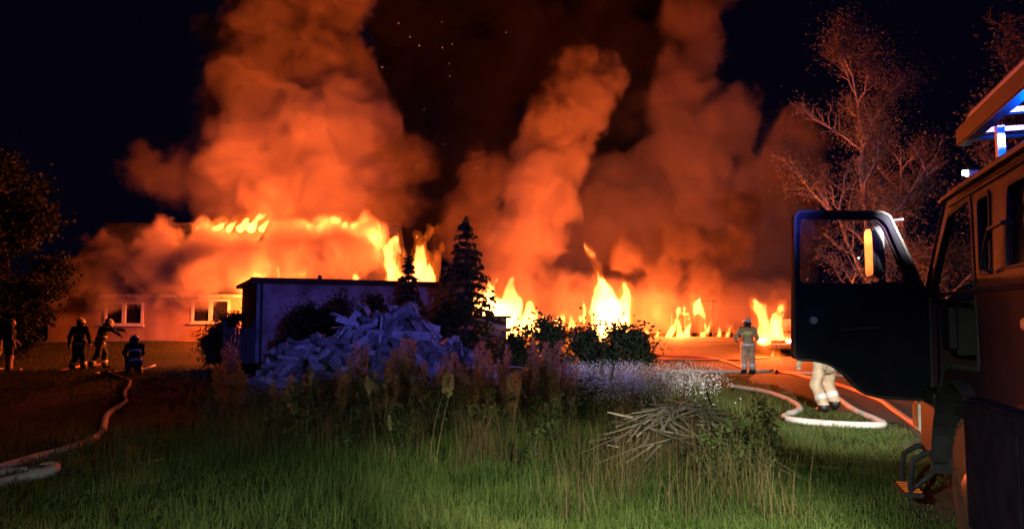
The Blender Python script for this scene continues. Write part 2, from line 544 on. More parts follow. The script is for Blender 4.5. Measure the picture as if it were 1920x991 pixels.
# ================================================================== burnt barn and timber frame far behind
barn = empty("barn", P(1290, 605, 60)); barn.location.z = gz(barn.location.x, 60)
tag(barn, "burnt out low barn with broken roof behind the flames", "barn")
M_sootbrick = simple("sooty_brick", (0.11, 0.065, 0.05), 0.95, var=0.4, scale=5, bump=0.4)
MB().b(-5.5, -1.2, 0, .4, -.4, 2.0).b(.2, 5.5, 0, .4, -.4, 2.0).b(-1.2, .2, 0, .4, 1.7, 2.0).build("front_wall", M_sootbrick, barn)
MB().prism([(.4, -.4), (6, -.4), (6, 2.0), (3.2, 3.8), (.4, 2.0)], 0, -5.5, -5.1).build("gable_wall", M_sootbrick, barn)
MB().prism([(.4, -.4), (6, -.4), (6, 2.0), (3.2, 3.8), (.4, 2.0)], 0, 5.1, 5.5).build("gable_wall", M_sootbrick, barn)
for k in range(10):
    x = -5.3 + k * 1.17
    MB().tube([(x, -.4, 1.9), (x, 3.2, 3.9), (x, 6.3, 1.9)], .09, 4).build("rafter", M_char, barn)
for k in (0, 1, 2, 6, 7, 8):
    x = -5.3 + k * 1.17
    p = [(x, -.5, 2.0), (x + 1.12, -.5, 2.0), (x + 1.12, 3.2, 4.0), (x, 3.2, 4.0)]
    MB().add(p + [(a, b_, c + .05) for a, b_, c in p], ((0,3,2,1),(4,5,6,7),(0,1,5,4),(1,2,6,5),(2,3,7,6),(3,0,4,7))).build("roof_sheet", M_roof, barn)

frame = empty("timber_frame", P(1300, 628, 46)); frame.location.z = gz(frame.location.x, 46)
tag(frame, "charred open timber frame standing in flames right of the hedge", "frame")
for x, h in ((-1.35, 1.6), (-.5, 1.2), (.45, 2.5), (1.25, 2.2)):
    MB().box((x, 0, h / 2 - .1), (.1, .1, h + .2)).build("post", M_char, frame)
for x0, x1, z in ((.3, 1.5, 2.2), (.2, 1.3, 1.55), (-1.5, -.3, 1.05)):
    MB().box(((x0 + x1) / 2, .07, z), (x1 - x0, .05, .06)).build("rail", M_char, frame)

# ---- two street lamps far beyond the yard
M_lamp = simple("lit_lamp_glass", (.8, .8, .8), .4, emit=(0.75, 0.85, 1.0), estr=30)
M_galv = simple("galvanised_steel", (.3, .3, .31), .5, metal=.6)
for (u, v, d, which) in ((1609, 484, 70, "lower left of the two"), (1631, 475, 64, "upper right of the two")):
    t = P(u, v, d); sl = empty("street_lamp", (t.x, t.y, gz(t.x, t.y)))
    tag(sl, "distant lit white street lamp seen through the door window, " + which, "street lamp")
    h = t.z - sl.location.z
    MB().tube([(0, .9, -.2), (0, .9, h * .8), (0, .75, h + .1), (0, .1, h + .2)], [.08, .06, .05, .04], 8).build("pole", M_galv, sl)
    MB().box((0, 0, h + .1), (.3, .55, .12)).build("lamp_head", M_galv, sl, bevel=.03)
    MB().box((0, 0, h + .02), (.22, .4, .03)).build("lamp_glass", M_lamp, sl)
# ================================================================== vegetation
def leaf_mat(name, col, var=.4, rough=.75, trans=0.25):
    m = simple(name, col, rough, var=var, scale=2.5, spec=.2)
    nt = m.node_tree; b = nt.nodes["Principled BSDF"]
    out = [n for n in nt.nodes if n.type == 'OUTPUT_MATERIAL'][0]
    tr = nt.nodes.new("ShaderNodeBsdfTranslucent"); mx = nt.nodes.new("ShaderNodeMixShader"); mx.inputs[0].default_value = trans
    nt.links.new(b.inputs["Base Color"].links[0].from_socket, tr.inputs[0])
    nt.links.new(b.outputs[0], mx.inputs[1]); nt.links.new(tr.outputs[0], mx.inputs[2]); nt.links.new(mx.outputs[0], out.inputs[0])
    return m
M_bark = simple("bark", (.09, .075, .06), .95, var=.4, scale=8, bump=.5)
M_birchbark = simple("birch_bark", (.17, .165, .17), .8, var=.35, scale=7, bump=.3)
M_leaf = leaf_mat("leaf_green", (.010, .014, .007))
M_birchleaf = leaf_mat("birch_leaf", (.095, .09, .09))
M_darkleaf = leaf_mat("dark_leaf", (.035, .05, .02))

def leaf_cloud(pts, size, rng, droop=.3, aspect=1.6):
    """one folded diamond leaf per point"""
    n = len(pts)
    a = rng.normal(size=(n, 3)); a[:, 2] = a[:, 2] * .6 - droop; a /= np.linalg.norm(a, axis=1)[:, None]
    b = np.cross(a, rng.normal(size=(n, 3))); b /= np.linalg.norm(b, axis=1)[:, None]
    c = np.cross(a, b)
    s = (size * rng.uniform(.6, 1.35, n))[:, None]
    L = a * s * aspect; W = b * s * .5; N = c * s * .15
    V = np.stack([pts, pts + L * .45 + W + N, pts + L, pts + L * .45 - W + N], 1).reshape(-1, 3)
    i = np.arange(n)[:, None] * 4
    F = np.concatenate([i + np.array([[0, 1, 2]]), i + np.array([[0, 2, 3]])])
    return V, F

def grow(rng, base, H, spread, levels=3, nb=9, upright=.55, first=.22, r0=None):
    """a branching skeleton: list of (points, radii); last-level points return as twig sites"""
    r0 = r0 or H * .016
    limbs = []; twigs = []
    def limb(p, d, L, r, lev):
        n = 7; pts = [p.copy()]; rad = [r]
        d = d / np.linalg.norm(d)
        for i in range(n):
            d = d + rng.normal(size=3) * (.10 + .05 * lev); d[2] += .05 * (upright if lev else 0); d /= np.linalg.norm(d)
            p = p + d * L / n; pts.append(p.copy()); rad.append(r * (1 - .8 * (i + 1) / n))
        limbs.append((pts, rad, lev))
        if lev >= levels:
            twigs.extend(pts[2:]); return
        k = nb if lev == 0 else max(4, nb - 2 * lev)
        for j in range(k):
            t = (first if lev == 0 else .25) + (1 - (first if lev == 0 else .25)) * (j + rng.random()) / k
            i = min(n - 1, int(t * n)); q = pts[i] + (pts[i + 1] - pts[i]) * (t * n - i)
            w = rng.random() * 2 * math.pi
            side = np.array([math.cos(w), math.sin(w), 0.0])
            nd = d * upright + side * (1.0 - .35 * upright) + np.array([0, 0, .25 * upright])
            limb(q, nd, L * spread * (1.05 - .55 * t) * rng.uniform(.75, 1.15), r * .55 * (1 - .5 * t), lev + 1)
        twigs.extend(pts[-2:])
    limb(np.array(base, float), np.array([rng.normal() * .04, rng.normal() * .04, 1.0]), H, r0, 0)
    return limbs, np.array(twigs)

def tree(name, label, base, H, spread, seed, nleaf, leaf, lm, bm_, nb=10, upright=.55, first=.22, jitter=.35, droop=.3, cat="tree", group=None, levels=3, gap=.0):
    rng = np.random.default_rng(seed)
    limbs, tw = grow(rng, (0, 0, 0), H, spread, levels, nb, upright, first)
    root = empty(name, base); tag(root, label, cat, group)
    mb = MB()
    for pts, rad, lev in limbs:
        if lev == levels and rng.random() < .3: continue
        mb.tube(pts, [max(x, .004) for x in rad], 6 if lev < 2 else 3, cap=False)
    me = bpy.data.meshes.new("trunk"); me.from_pydata(mb.v, [], mb.f); link("trunk", me, bm_, root, smooth=True)
    # leaves gather in clumps: some twig ends carry many, some none
    wgt = np.clip(.55 + vnoise(tw * (1.6 / max(.6, H * .14)) + seed, seed), gap, None) ** 1.5
    idx = rng.choice(len(tw), size=nleaf, p=wgt / wgt.sum())
    pts = tw[idx] + rng.normal(size=(nleaf, 3)) * jitter * np.array([1, 1, .8]) * rng.random((nleaf, 1))
    V, F = leaf_cloud(pts, leaf, rng, droop)
    link("crown", mesh_np("crown", V, F), lm, root)
    return root

def at_px(u, v, d):
    q = P(u, v, d); return Vector((q.x, q.y, gz(q.x, q.y) - .05))

tree("birch_tree", "tall airy birch with pale branches behind the open truck door", at_px(1640, 600, 31), 12.6, .42, 5, 22000, .06, M_birchleaf, M_birchbark, nb=15, upright=.75, first=.12, jitter=.55, droop=.6)
tree("birch_tree", "thinner shorter birch seen between the tall birch and the cab", at_px(1755, 600, 36), 10.0, .42, 9, 8500, .08, M_birchleaf, M_birchbark, nb=13, upright=.6, first=.1, jitter=.6, droop=.5)
tree("garden_tree", "tall dark tree top behind the truck roof rack", at_px(1885, 600, 34), 15, .36, 14, 12000, .1, M_birchleaf, M_bark, nb=13, upright=.6, jitter=.6)
tree("garden_tree", "bushy low tree filling the gap between door and cab", at_px(1700, 600, 38), 7.5, .5, 15, 14000, .1, M_birchleaf, M_bark, nb=13, upright=.5, first=.05, jitter=.6)
tree("garden_tree", "dense dark tree rising above the round bush and the bystander", at_px(0, 600, 33), 8.2, .40, 16, 20000, .13, M_leaf, M_bark, nb=14, upright=.5, first=.15, jitter=.5)
tree("garden_tree", "far dark tree half hidden behind the dense tree near the house", at_px(-60, 600, 44), 11, .4, 17, 10000, .16, M_leaf, M_bark, nb=12, upright=.5, jitter=.6)
tree("garden_bush", "rounded dark bush beside the bystander with bare legs", at_px(12, 650, 31.5), 3.0, .55, 18, 14000, .09, M_leaf, M_bark, nb=14, upright=.5, first=.02, jitter=.35, cat="bush")
tree("garden_bush", "small dark bush in front of the house beside the board gate", at_px(418, 650, 28), 1.9, .5, 19, 7000, .07, M_darkleaf, M_bark, nb=12, upright=.5, first=.02, jitter=.25, cat="bush")

# shrubs in front of the shed wall
for i, (u, d, H, s) in enumerate(((540, 23.5, 1.6, .40), (610, 23.2, 1.9, .36), (668, 24, 1.6, .40), (735, 24.5, 2.1, .36), (815, 24.6, 2.1, .40), (575, 24.3, 2.3, .30), (645, 24.6, 2.4, .32), (700, 25.0, 2.5, .34))):
    wh = ("leftmost dark shrub against the whitewashed shed wall", "second dark shrub from the left against the shed wall",
          "low round shrub in the middle of the shed wall", "tallest dark shrub at the shed wall behind the heap top", "dark shrub at the shed wall just left of the fir",
          "thin upright shrub between the two leftmost shrubs at the shed", "thin upright shrub rising behind the middle shed shrub", "tall thin shrub behind the top of the heap")[i]
    tree("wall_shrub", wh, at_px(u, 640, d), H, s, 30 + i, 4200, .07, M_darkleaf, M_bark, nb=12, upright=.75, first=.02, jitter=.3, cat="shrub", group="shrubs along the shed wall")
# leafy hedge whose leaves stand out against the flames
for i, (u, d, H, s) in enumerate(((975, 22.5, 1.45, .5), (1030, 22.5, 1.6, .5), (1085, 22.3, 1.45, .5), (1140, 22, 1.5, .5), (1190, 21.8, 1.35, .5))):
    wh = ("hedge shrub nearest the fir, broad fire behind it", "second hedge shrub right of the fir", "middle hedge shrub of the five before the flames",
          "hedge shrub straight below the tallest flame", "rightmost hedge shrub by the drive")[i]
    tree("hedge_shrub", wh, at_px(u, 640, d), H, s, 50 + i, 2300, .085, M_darkleaf, M_bark, nb=11, upright=.65, first=.02, jitter=.3, cat="shrub", group="hedge shrubs before the flames")

def conifer(name, label, base, H, R, seed, dens=1.0):
    rng = np.random.default_rng(seed)
    root = empty(name, base); tag(root, label, "fir tree")
    mb = MB().tube([(0, 0, -.1), (.03, 0, H * .5), (0, 0, H)], [H * .017, H * .011, .01], 7)
    P_ = []
    nl = int(15 * H / 4)
    for k in range(nl):
        t = (k + rng.random() * .4) / nl; z = H * (.10 + .88 * t); L = R * (1 - t) ** .85 * rng.uniform(.8, 1.12) + .1
        n = 7 if t < .8 else 5; w0 = rng.random() * 6.28
        for j in range(n):
            w = w0 + 6.283 * j / n + rng.normal() * .15
            d = np.array([math.cos(w), math.sin(w)])
            pts = [(d[0] * L * s, d[1] * L * s, z + L * (.28 * s - .48 * s * s)) for s in (0, .35, .7, 1)]
            mb.tube(pts, [.018 * (1 - t) + .005, .012, .008, .004], 3, cap=False)
            m = int(26 * L * dens) + 8
            s = rng.random(m) ** .75
            q = np.stack([d[0] * L * s, d[1] * L * s, z + L * (.28 * s - .48 * s * s)], -1)
            side = np.stack([-d[1] * np.ones(m), d[0] * np.ones(m), np.zeros(m)], -1)
            q = q + side * (rng.normal(size=(m, 1)) * .13 * L * (1.1 - s)[:, None]) + np.array([0, 0, -.03]) * rng.random((m, 1))
            P_.append(q)
    me = bpy.data.meshes.new("trunk"); me.from_pydata(mb.v, [], mb.f); link("trunk", me, M_bark, root)
    P_.append(np.column_stack([rng.normal(size=(60, 2)) * .04, H * (.9 + .11 * rng.random(60))]))
    V, F = leaf_cloud(np.concatenate(P_), .10, rng, droop=1.1, aspect=1.9)
    link("crown", mesh_np("crown", V, F), M_darkleaf, root)
    return root
b_ = at_px(872, 600, 23.6)
conifer("fir_tree", "pointed dark fir standing between the shed and the broad fire", b_, P(872, 408, 23.6).z - b_.z, 1.5, 71, 1.0)
b_ = at_px(765, 600, 25.4)
conifer("fir_tree", "small fir whose tip shows above the shed roof before two flames", b_, P(766, 478, 25.4).z - b_.z, .8, 72, .8)

# ================================================================== grass
def blades(xy, hmin, hmax, w, rng, lean=.35, seg=3):
    n = len(xy)
    z = hgt(xy[:, 0], xy[:, 1])
    base = np.column_stack([xy, z - .01])
    h = rng.uniform(hmin, hmax, n) if np.isscalar(hmin) else hmin + (hmax - hmin) * rng.random(n)
    th = rng.random(n) * 2 * math.pi
    dirx = np.stack([np.cos(th), np.sin(th), np.zeros(n)], -1)
    ph = rng.random(n) * 2 * math.pi
    wd = np.stack([np.cos(ph), np.sin(ph), np.zeros(n)], -1)
    ln = (rng.random(n) ** 1.3) * lean * 2
    rows = []
    for k in range(seg + 1):
        t = k / seg
        c = base + np.array([0, 0, 1.0]) * (h * (t - .25 * ln * t * t))[:, None] + dirx * (h * ln * t * t)[:, None]
        ww = w * (1 - t) ** .7 * rng.uniform(.7, 1.3, n) if k == 0 else w * (1 - t) ** .7
        ww = np.broadcast_to(np.asarray(ww), (n,))[:, None]
        rows.append(c - wd * ww * .5); rows.append(c + wd * ww * .5)
    rows = rows[:-1]; m = len(rows)                       # the tip is one point
    V = np.stack(rows, 1).reshape(-1, 3)
    i = np.arange(n)[:, None] * m
    tris = []
    for k in range(seg):
        a, b2, c, d = 2 * k, 2 * k + 1, 2 * k + 2, 2 * k + 3
        if k < seg - 1: tris += [[a, b2, d], [a, d, c]]
        else: tris += [[a, b2, c]]
    F = np.concatenate([i + np.array([t]) for t in tris])
    return V, F

def scatter(n, y0, y1, rng, umin=-80, umax=1990, keep=None):
    y = np.sqrt(rng.random(n) * (y1 ** 2 - y0 ** 2) + y0 ** 2)
    u = rng.uniform(umin, umax, n)
    xy = np.column_stack([(u - 960) / FPX * y, y])
    if keep is not None: xy = xy[keep(xy)]
    return xy

def grass_mat(name, a, b2, c):
    m, nt, b = mat(name)
    b.inputs["Roughness"].default_value = .6; b.inputs["Specular IOR Level"].default_value = .25
    tc = nt.nodes.new("ShaderNodeTexCoord")
    n1 = nt.nodes.new("ShaderNodeTexNoise"); n1.inputs["Scale"].default_value = 1.1; n1.inputs["Detail"].default_value = 3
    n2 = nt.nodes.new("ShaderNodeTexNoise"); n2.inputs["Scale"].default_value = 60; n2.inputs["Detail"].default_value = 1
    for n in (n1, n2): nt.links.new(tc.outputs["Object"], n.inputs["Vector"])
    ad = nt.nodes.new("ShaderNodeMath"); ad.operation = 'MULTIPLY_ADD'; ad.inputs[1].default_value = .55
    nt.links.new(n2.outputs[0], ad.inputs[0])
    ml = nt.nodes.new("ShaderNodeMath"); ml.operation = 'MULTIPLY'; ml.inputs[1].default_value = .5
    nt.links.new(n1.outputs[0], ml.inputs[0]); nt.links.new(ml.outputs[0], ad.inputs[2])
    rp = nt.nodes.new("ShaderNodeValToRGB"); e = rp.color_ramp.elements
    e[0].position = .36; e[0].color = (*a, 1); e[1].position = .54; e[1].color = (*b2, 1)
    x = e.new(.70); x.color = (*c, 1)
    nt.links.new(ad.outputs[0], rp.inputs[0]); nt.links.new(rp.outputs[0], b.inputs["Base Color"])
    tr = nt.nodes.new("ShaderNodeBsdfTranslucent"); mx = nt.nodes.new("ShaderNodeMixShader"); mx.inputs[0].default_value = .3
    out = [n for n in nt.nodes if n.type == 'OUTPUT_MATERIAL'][0]
    nt.links.new(rp.outputs[0], tr.inputs[0]); nt.links.new(b.outputs[0], mx.inputs[1]); nt.links.new(tr.outputs[0], mx.inputs[2]); nt.links.new(mx.outputs[0], out.inputs[0])
    return m
M_grass = grass_mat("grass_blades", (.03, .06, .013), (.075, .13, .03), (.17, .17, .07))
M_dry = grass_mat("dry_grass", (.05, .045, .02), (.12, .09, .045), (.22, .15, .08))
rng = np.random.default_rng(5)
def off_drive(xy):
    return xy[:, 0] < verge_x(xy[:, 1]) + rng.normal(size=len(xy)) * .12
def dirt_and_shade(xy):            # trodden bare earth on the left, and shade below the laths
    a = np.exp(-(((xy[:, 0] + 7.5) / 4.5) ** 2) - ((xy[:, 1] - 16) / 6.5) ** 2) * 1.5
    a = a + np.exp(-(((xy[:, 0] - MOUND[0] + .35) / .95) ** 2) - ((xy[:, 1] - MOUND[1] + .45) / .65) ** 2) * 1.6  # grass thinned to bare soil for the shade left below the laths
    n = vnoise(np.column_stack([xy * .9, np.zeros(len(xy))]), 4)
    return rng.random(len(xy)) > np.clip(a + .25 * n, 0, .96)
def trimmed(xy):         # the mown strip by the drive is shorter
    return np.clip((verge_x(xy[:, 1]) - xy[:, 0]) / 2.6, 0.0, 1) ** 1.2
Vs, Fs, off = [], [], 0
for n, y0, y1, h0, h1, w, ln in ((80000, 5.0, 8.5, .05, .30, .008, .8), (60000, 8.5, 12.5, .06, .36, .010, .7), (42000, 12.5, 18, .08, .42, .011, .5), (26000, 18, 26, .08, .35, .016, .5), (9000, 26, 44, .06, .2, .022, .4)):
    xy = scatter(n, y0, y1, rng)
    xy = xy[off_drive(xy)]; xy = xy[dirt_and_shade(xy)]
    t = trimmed(xy)
    patch = np.clip(.7 + .55 * vnoise(np.column_stack([xy * .8, np.full(len(xy), 3.0)]), 8) + .55 * vnoise(np.column_stack([xy * 3.1, np.full(len(xy), 9.0)]), 12), .15, 1.9)
    hh = h0 + (h1 - h0) * (.12 + .88 * t) * patch
    V, F = blades(xy, np.full(len(xy), h0 * .8), hh, w, rng, ln)
    Vs.append(V); Fs.append(F + off); off += len(V)
tag(link("grass", mesh_np("grass", np.concatenate(Vs), np.concatenate(Fs)), M_grass), "green grass and weeds covering the near yard", "grass", kind="stuff")

# tall dry grass in the middle of the yard and below the hedge
def clumps(n_c, box, per, spread, rng):
    u = rng.uniform(box[0], box[1], n_c); y = rng.uniform(box[2], box[3], n_c)
    c = np.column_stack([(u - 960) / FPX * y, y])
    return np.repeat(c, per, 0) + rng.normal(size=(n_c * per, 2)) * spread
xy = np.concatenate([clumps(90, (380, 1180, 8.6, 14.5), 45, .13, rng), clumps(80, (930, 1270, 14, 21), 55, .25, rng), clumps(22, (1000, 1450, 6.2, 9.0), 40, .12, rng)])
xy = xy[off_drive(xy)]
V, F = blades(xy, .3, .85, .006, rng, .38, 4)
tag(link("dry_grass", mesh_np("dry_grass", V, F), M_dry), "tall dry grass standing in front of the heap and below the hedge", "grass", kind="stuff")

# small white flowers by the drive
xy = clumps(150, (1060, 1330, 12.0, 18.5), 14, .28, rng); xy = xy[off_drive(xy)]
V, F = blades(xy, .35, .75, .007, rng, .15, 3)
nst = len(xy); tips = V.reshape(nst, -1, 3)[:, -1]
fl = np.repeat(tips, 7, 0) + rng.normal(size=(nst * 7, 3)) * np.array([.05, .05, .06])
V2, F2 = leaf_cloud(fl, .017, rng, 0, 1.0)
M_petal = simple("white_petals", (.7, .7, .72), .7, var=.1)
me = mesh_np("white_flowers", np.concatenate([V, V2]), np.concatenate([F, F2 + len(V)]))
me.materials.append(M_grass); me.materials.append(M_petal)
mi = np.zeros(len(me.polygons), dtype=np.int32); mi[len(F):] = 1; me.polygons.foreach_set("material_index", mi)
tag(link("white_flowers", me), "patch of small white flowers on thin stems beside the drive", "flowers", kind="stuff")

# ---- single plants: docks with rusty seed plumes, and tall grass with a pale seed head
M_dock = leaf_mat("rusty_dock_seed", (.42, .27, .12), var=.5)
M_stem = simple("dry_stem", (.16, .13, .07), .8, var=.3)
M_seed = leaf_mat("pale_seed_head", (.30, .28, .14))
def dock_meshes(seed):
    rg = np.random.default_rng(seed); mb = MB(); pts = []
    for k in range(5):
        w = rg.random() * 6.28; ln = rg.uniform(.03, .2)
        tip = np.array([math.cos(w) * ln, math.sin(w) * ln, rg.uniform(.75, 1.05)])
        mb.tube([(0, 0, -.03), tip * .5 + np.array([0, 0, .05]), tip], [.006, .005, .002], 4, cap=False)
        for j in range(9):
            t = .45 + .55 * j / 9; c = tip * t; a = rg.random() * 6.28; L = .16 * (1.15 - t)
            e = c + np.array([math.cos(a) * L * .6, math.sin(a) * L * .6, L])
            mb.tube([c, e], [.003, .001], 3, cap=False)
            s = rg.random((38, 1)); pts.append(c + (e - c) * s + rg.normal(size=(38, 3)) * .016)
    st = bpy.data.meshes.new("stem"); st.from_pydata(mb.v, [], mb.f)
    V, F = leaf_cloud(np.concatenate(pts), .02, rg, 0, 1.2)
    return st, mesh_np("seed_plume", V, F)
docks = [dock_meshes(200 + i) for i in range(4)]
for st, pl in docks: st.materials.append(M_stem); pl.materials.append(M_dock)
spots = [(735,770,1.0),(755,760,1.15),(775,772,1.2),(800,768,.9),(690,780,.8),(720,790,.9),(830,770,.8),(845,762,.95),(865,758,1.0),(880,770,.85),(915,762,.95),(955,760,.95),(960,790,.8),(1010,760,1.15),(1025,762,1.2),(1040,775,.9),(1075,765,.8),(430,735,1.1),(415,760,.9),(445,770,.9),(520,780,.7),(560,790,.8),(640,780,.8),(670,765,1.1),(900,740,1.1),(940,735,1.1),(1000,735,1.0),(1060,745,.8)]
ORD = "first second third fourth fifth sixth seventh eighth ninth tenth eleventh twelfth thirteenth fourteenth fifteenth sixteenth seventeenth eighteenth nineteenth twentieth".split()
def place_word(i, n):
    """its place in the row, counted from the nearer end"""
    return (ORD[i] + " from the left" if i else "leftmost") if i < n / 2 else (ORD[n - 1 - i] + " from the right" if i < n - 1 else "rightmost")
spots.sort()
for i, (u, v, s) in enumerate(spots):
    v += 28
    q = GT(u, v); e = empty("dock_plant", q - Vector((0, 0, .02)), random.random() * 6.28); e.scale = (s * 1.2, s * 1.2, s * 1.15)
    tag(e, "rusty brown dock plant with seed plumes before the firewood heap, " + place_word(i, len(spots)), "plant", "rusty dock plants before the heap")
    st, pl = docks[i % 4]
    link("stem", st, None, e); link("seed_plume", pl, None, e)
def reed_meshes(seed):
    rg = np.random.default_rng(seed); b1 = rg.normal() * .12; b2 = rg.normal() * .12
    pts = [(b1 * t * t, b2 * t * t, t) for t in (0, .35, .7, 1.0)]
    mb = MB().tube(pts, [.006, .005, .004, .003], 4, cap=False)
    st = bpy.data.meshes.new("stem"); st.from_pydata(mb.v, [], mb.f)
    s = rg.random((170, 1)) ; c = np.array(pts[3]) ; d = np.array([b1 * .8, b2 * .8, 1.0])
    p = c + d * (s * .26 - .03) + rg.normal(size=(170, 3)) * .014 * np.sin(math.pi * (.1 + .9 * s))
    V, F = leaf_cloud(p, .022, rg, -1.4, 1.7)
    st.materials.append(M_stem); m2 = mesh_np("seed_head", V, F); m2.materials.append(M_seed)
    return st, m2
reeds = [reed_meshes(300 + i) for i in range(4)]
rs = [(708,870,.85,.2,"leaning tall grass with pale seed head left of the paired heads"),(805,880,.9,0,"taller of the paired pale seed heads in the near grass"),(815,884,.88,.1,"right one of the paired pale seed heads in the near grass"),
      (575,850,.9,-.05,"tall pale seed head left of centre before the heap"),(1110,800,.85,.1,"thin seed head left of the lath heap"),(1125,805,.8,.05,"thin seed head touching the lath heap's left end"),
      (1585,745,.5,0,"short grass seed head on the verge by the walking firefighter"),(745,905,.6,.15,"short seed head low in the near grass left of centre"),(640,820,.8,.1,"seed head right of the tall pale one, before the heap")]
for i, (u, v, s, lean, lab) in enumerate(rs):
    q = GT(u, v); e = empty("seed_grass", q - Vector((0, 0, .02)), random.random() * 6.28); e.scale = (s, s, s); e.rotation_euler.x = lean
    tag(e, lab, "grass plant", "single tall grasses with seed heads")
    link("stem", reeds[i % 4][0], None, e); link("seed_head", reeds[i % 4][1], None, e)

# ---- leafy weeds standing in the grass
M_weed = leaf_mat("weed_leaf", (.06, .095, .03), var=.5)
def weed_meshes(seed):
    rg = np.random.default_rng(seed); mb = MB(); pts = []
    for k in range(6):
        w = rg.random() * 6.28; ln = rg.uniform(.05, .28); H = rg.uniform(.45, .95)
        tip = np.array([math.cos(w) * ln, math.sin(w) * ln, H])
        mb.tube([(0, 0, -.03), tip * .5 + np.array([0, 0, .06]), tip], [.006, .005, .002], 4, cap=False)
        t = rg.uniform(.15, 1, (34, 1)); pts.append(tip * t + rg.normal(size=(34, 3)) * np.array([.05, .05, .02]))
    st = bpy.data.meshes.new("stem"); st.from_pydata(mb.v, [], mb.f); st.materials.append(M_stem)
    V, F = leaf_cloud(np.concatenate(pts), .05, rg, .1, 1.9); lf = mesh_np("leaves", V, F); lf.materials.append(M_weed)
    return st, lf
weeds = [weed_meshes(500 + i) for i in range(4)]
ws = [(590,815,1.0),(560,835,.9),(620,800,.9),(480,800,.8),(690,815,.9),(860,810,.8),(930,820,.9),(1010,800,.8),(1080,790,.9),(380,790,.7),(760,845,.8),(900,850,.7),(1040,840,.8),(1400,880,.7),(1440,860,.7),(1380,905,.8),(1340,920,.7),(1430,905,.6),(1000,880,.6),(500,850,.7),(650,860,.7),(820,800,1.0),(980,770,.9),(1120,770,.8)]
ws.sort()
for i, (u, v, s_) in enumerate(ws):
    e = empty("weed_plant", GT(u, v) - Vector((0, 0, .02)), random.random() * 6.28); e.scale = (s_,) * 3
    tag(e, "leafy green weed among the grass in the near yard, " + place_word(i, len(ws)), "weed", "leafy weeds in the near grass")
    link("stem", weeds[i % 4][0], None, e); link("leaves", weeds[i % 4][1], None, e)
# ================================================================== fire engine on the right, nose towards the fire
TH = math.radians(18.1); TL = 1.35
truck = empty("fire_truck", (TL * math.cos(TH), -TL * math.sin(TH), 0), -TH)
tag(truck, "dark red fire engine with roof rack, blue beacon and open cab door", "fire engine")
# local frame: +y forward along the truck, +x into the truck, left side panel at x = 0
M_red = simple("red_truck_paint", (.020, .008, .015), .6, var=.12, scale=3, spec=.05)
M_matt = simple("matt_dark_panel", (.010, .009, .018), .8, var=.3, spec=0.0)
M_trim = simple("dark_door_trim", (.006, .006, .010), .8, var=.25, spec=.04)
M_rubber = simple("black_rubber", (.012, .012, .012), .85, var=.3, scale=20, bump=.3)
M_black = simple("black_plastic", (.014, .014, .018), .6, var=.2, spec=.15)
M_steel = simple("painted_steel", (.25, .24, .24), .45, metal=.7)
M_alu = simple("aluminium_rack", (.30, .28, .28), .6, var=.15, spec=.2)
M_railpaint = simple("dark_rail_paint", (.055, .022, .024), .6, var=.15, spec=.1)
M_rim = simple("wheel_rim_paint", (.06, .03, .03), .5)
M_orange = simple("orange_lens_firelit_rib", (.55, .12, .02), .25)
M_white = simple("white_sheet", (.7, .7, .72), .4)
def glass_mat(name, tint, rough=.02, gloss=.06):
    m, nt, b = mat(name)
    out = [n for n in nt.nodes if n.type == 'OUTPUT_MATERIAL'][0]
    t = nt.nodes.new("ShaderNodeBsdfTransparent"); t.inputs[0].default_value = (*tint, 1)
    gl = nt.nodes.new("ShaderNodeBsdfGlossy"); gl.inputs["Roughness"].default_value = rough
    mx = nt.nodes.new("ShaderNodeMixShader"); mx.inputs[0].default_value = gloss
    nt.links.new(t.outputs[0], mx.inputs[1]); nt.links.new(gl.outputs[0], mx.inputs[2])
    # a film of dust
    df = nt.nodes.new("ShaderNodeBsdfDiffuse"); df.inputs[0].default_value = (.5, .5, .5, 1)
    nz = nt.nodes.new("ShaderNodeTexNoise"); nz.inputs["Scale"].default_value = 9; nz.inputs["Detail"].default_value = 8
    mr = nt.nodes.new("ShaderNodeMapRange"); mr.inputs[1].default_value = .45; mr.inputs[2].default_value = .8; mr.inputs[3].default_value = .004; mr.inputs[4].default_value = .03
    m2 = nt.nodes.new("ShaderNodeMixShader")
    nt.links.new(nz.outputs[0], mr.inputs[0]); nt.links.new(mr.outputs[0], m2.inputs[0])
    nt.links.new(mx.outputs[0], m2.inputs[1]); nt.links.new(df.outputs[0], m2.inputs[2]); nt.links.new(m2.outputs[0], out.inputs[0])
    return m
M_glass = glass_mat("dusty_window_glass", (.86, .88, .88))
M_sideglass = glass_mat("dark_side_glass", (.35, .37, .38), .05, .30)

def rounded(poly, r=.04, n=4):
    """round the corners of a 2-D polygon"""
    out = []; k = len(poly)
    for i in range(k):
        p0, p1, p2 = Vector(poly[i-1]), Vector(poly[i]), Vector(poly[(i+1) % k])
        a = p0 - p1; b = p2 - p1; t = min(r, a.length * .45, b.length * .45)
        q0 = p1 + a.normalized() * t; q2 = p1 + b.normalized() * t
        for j in range(n + 1):
            s = j / n; out.append(tuple(q0 * (1-s)**2 + p1 * 2*s*(1-s) + q2 * s*s))
    return out

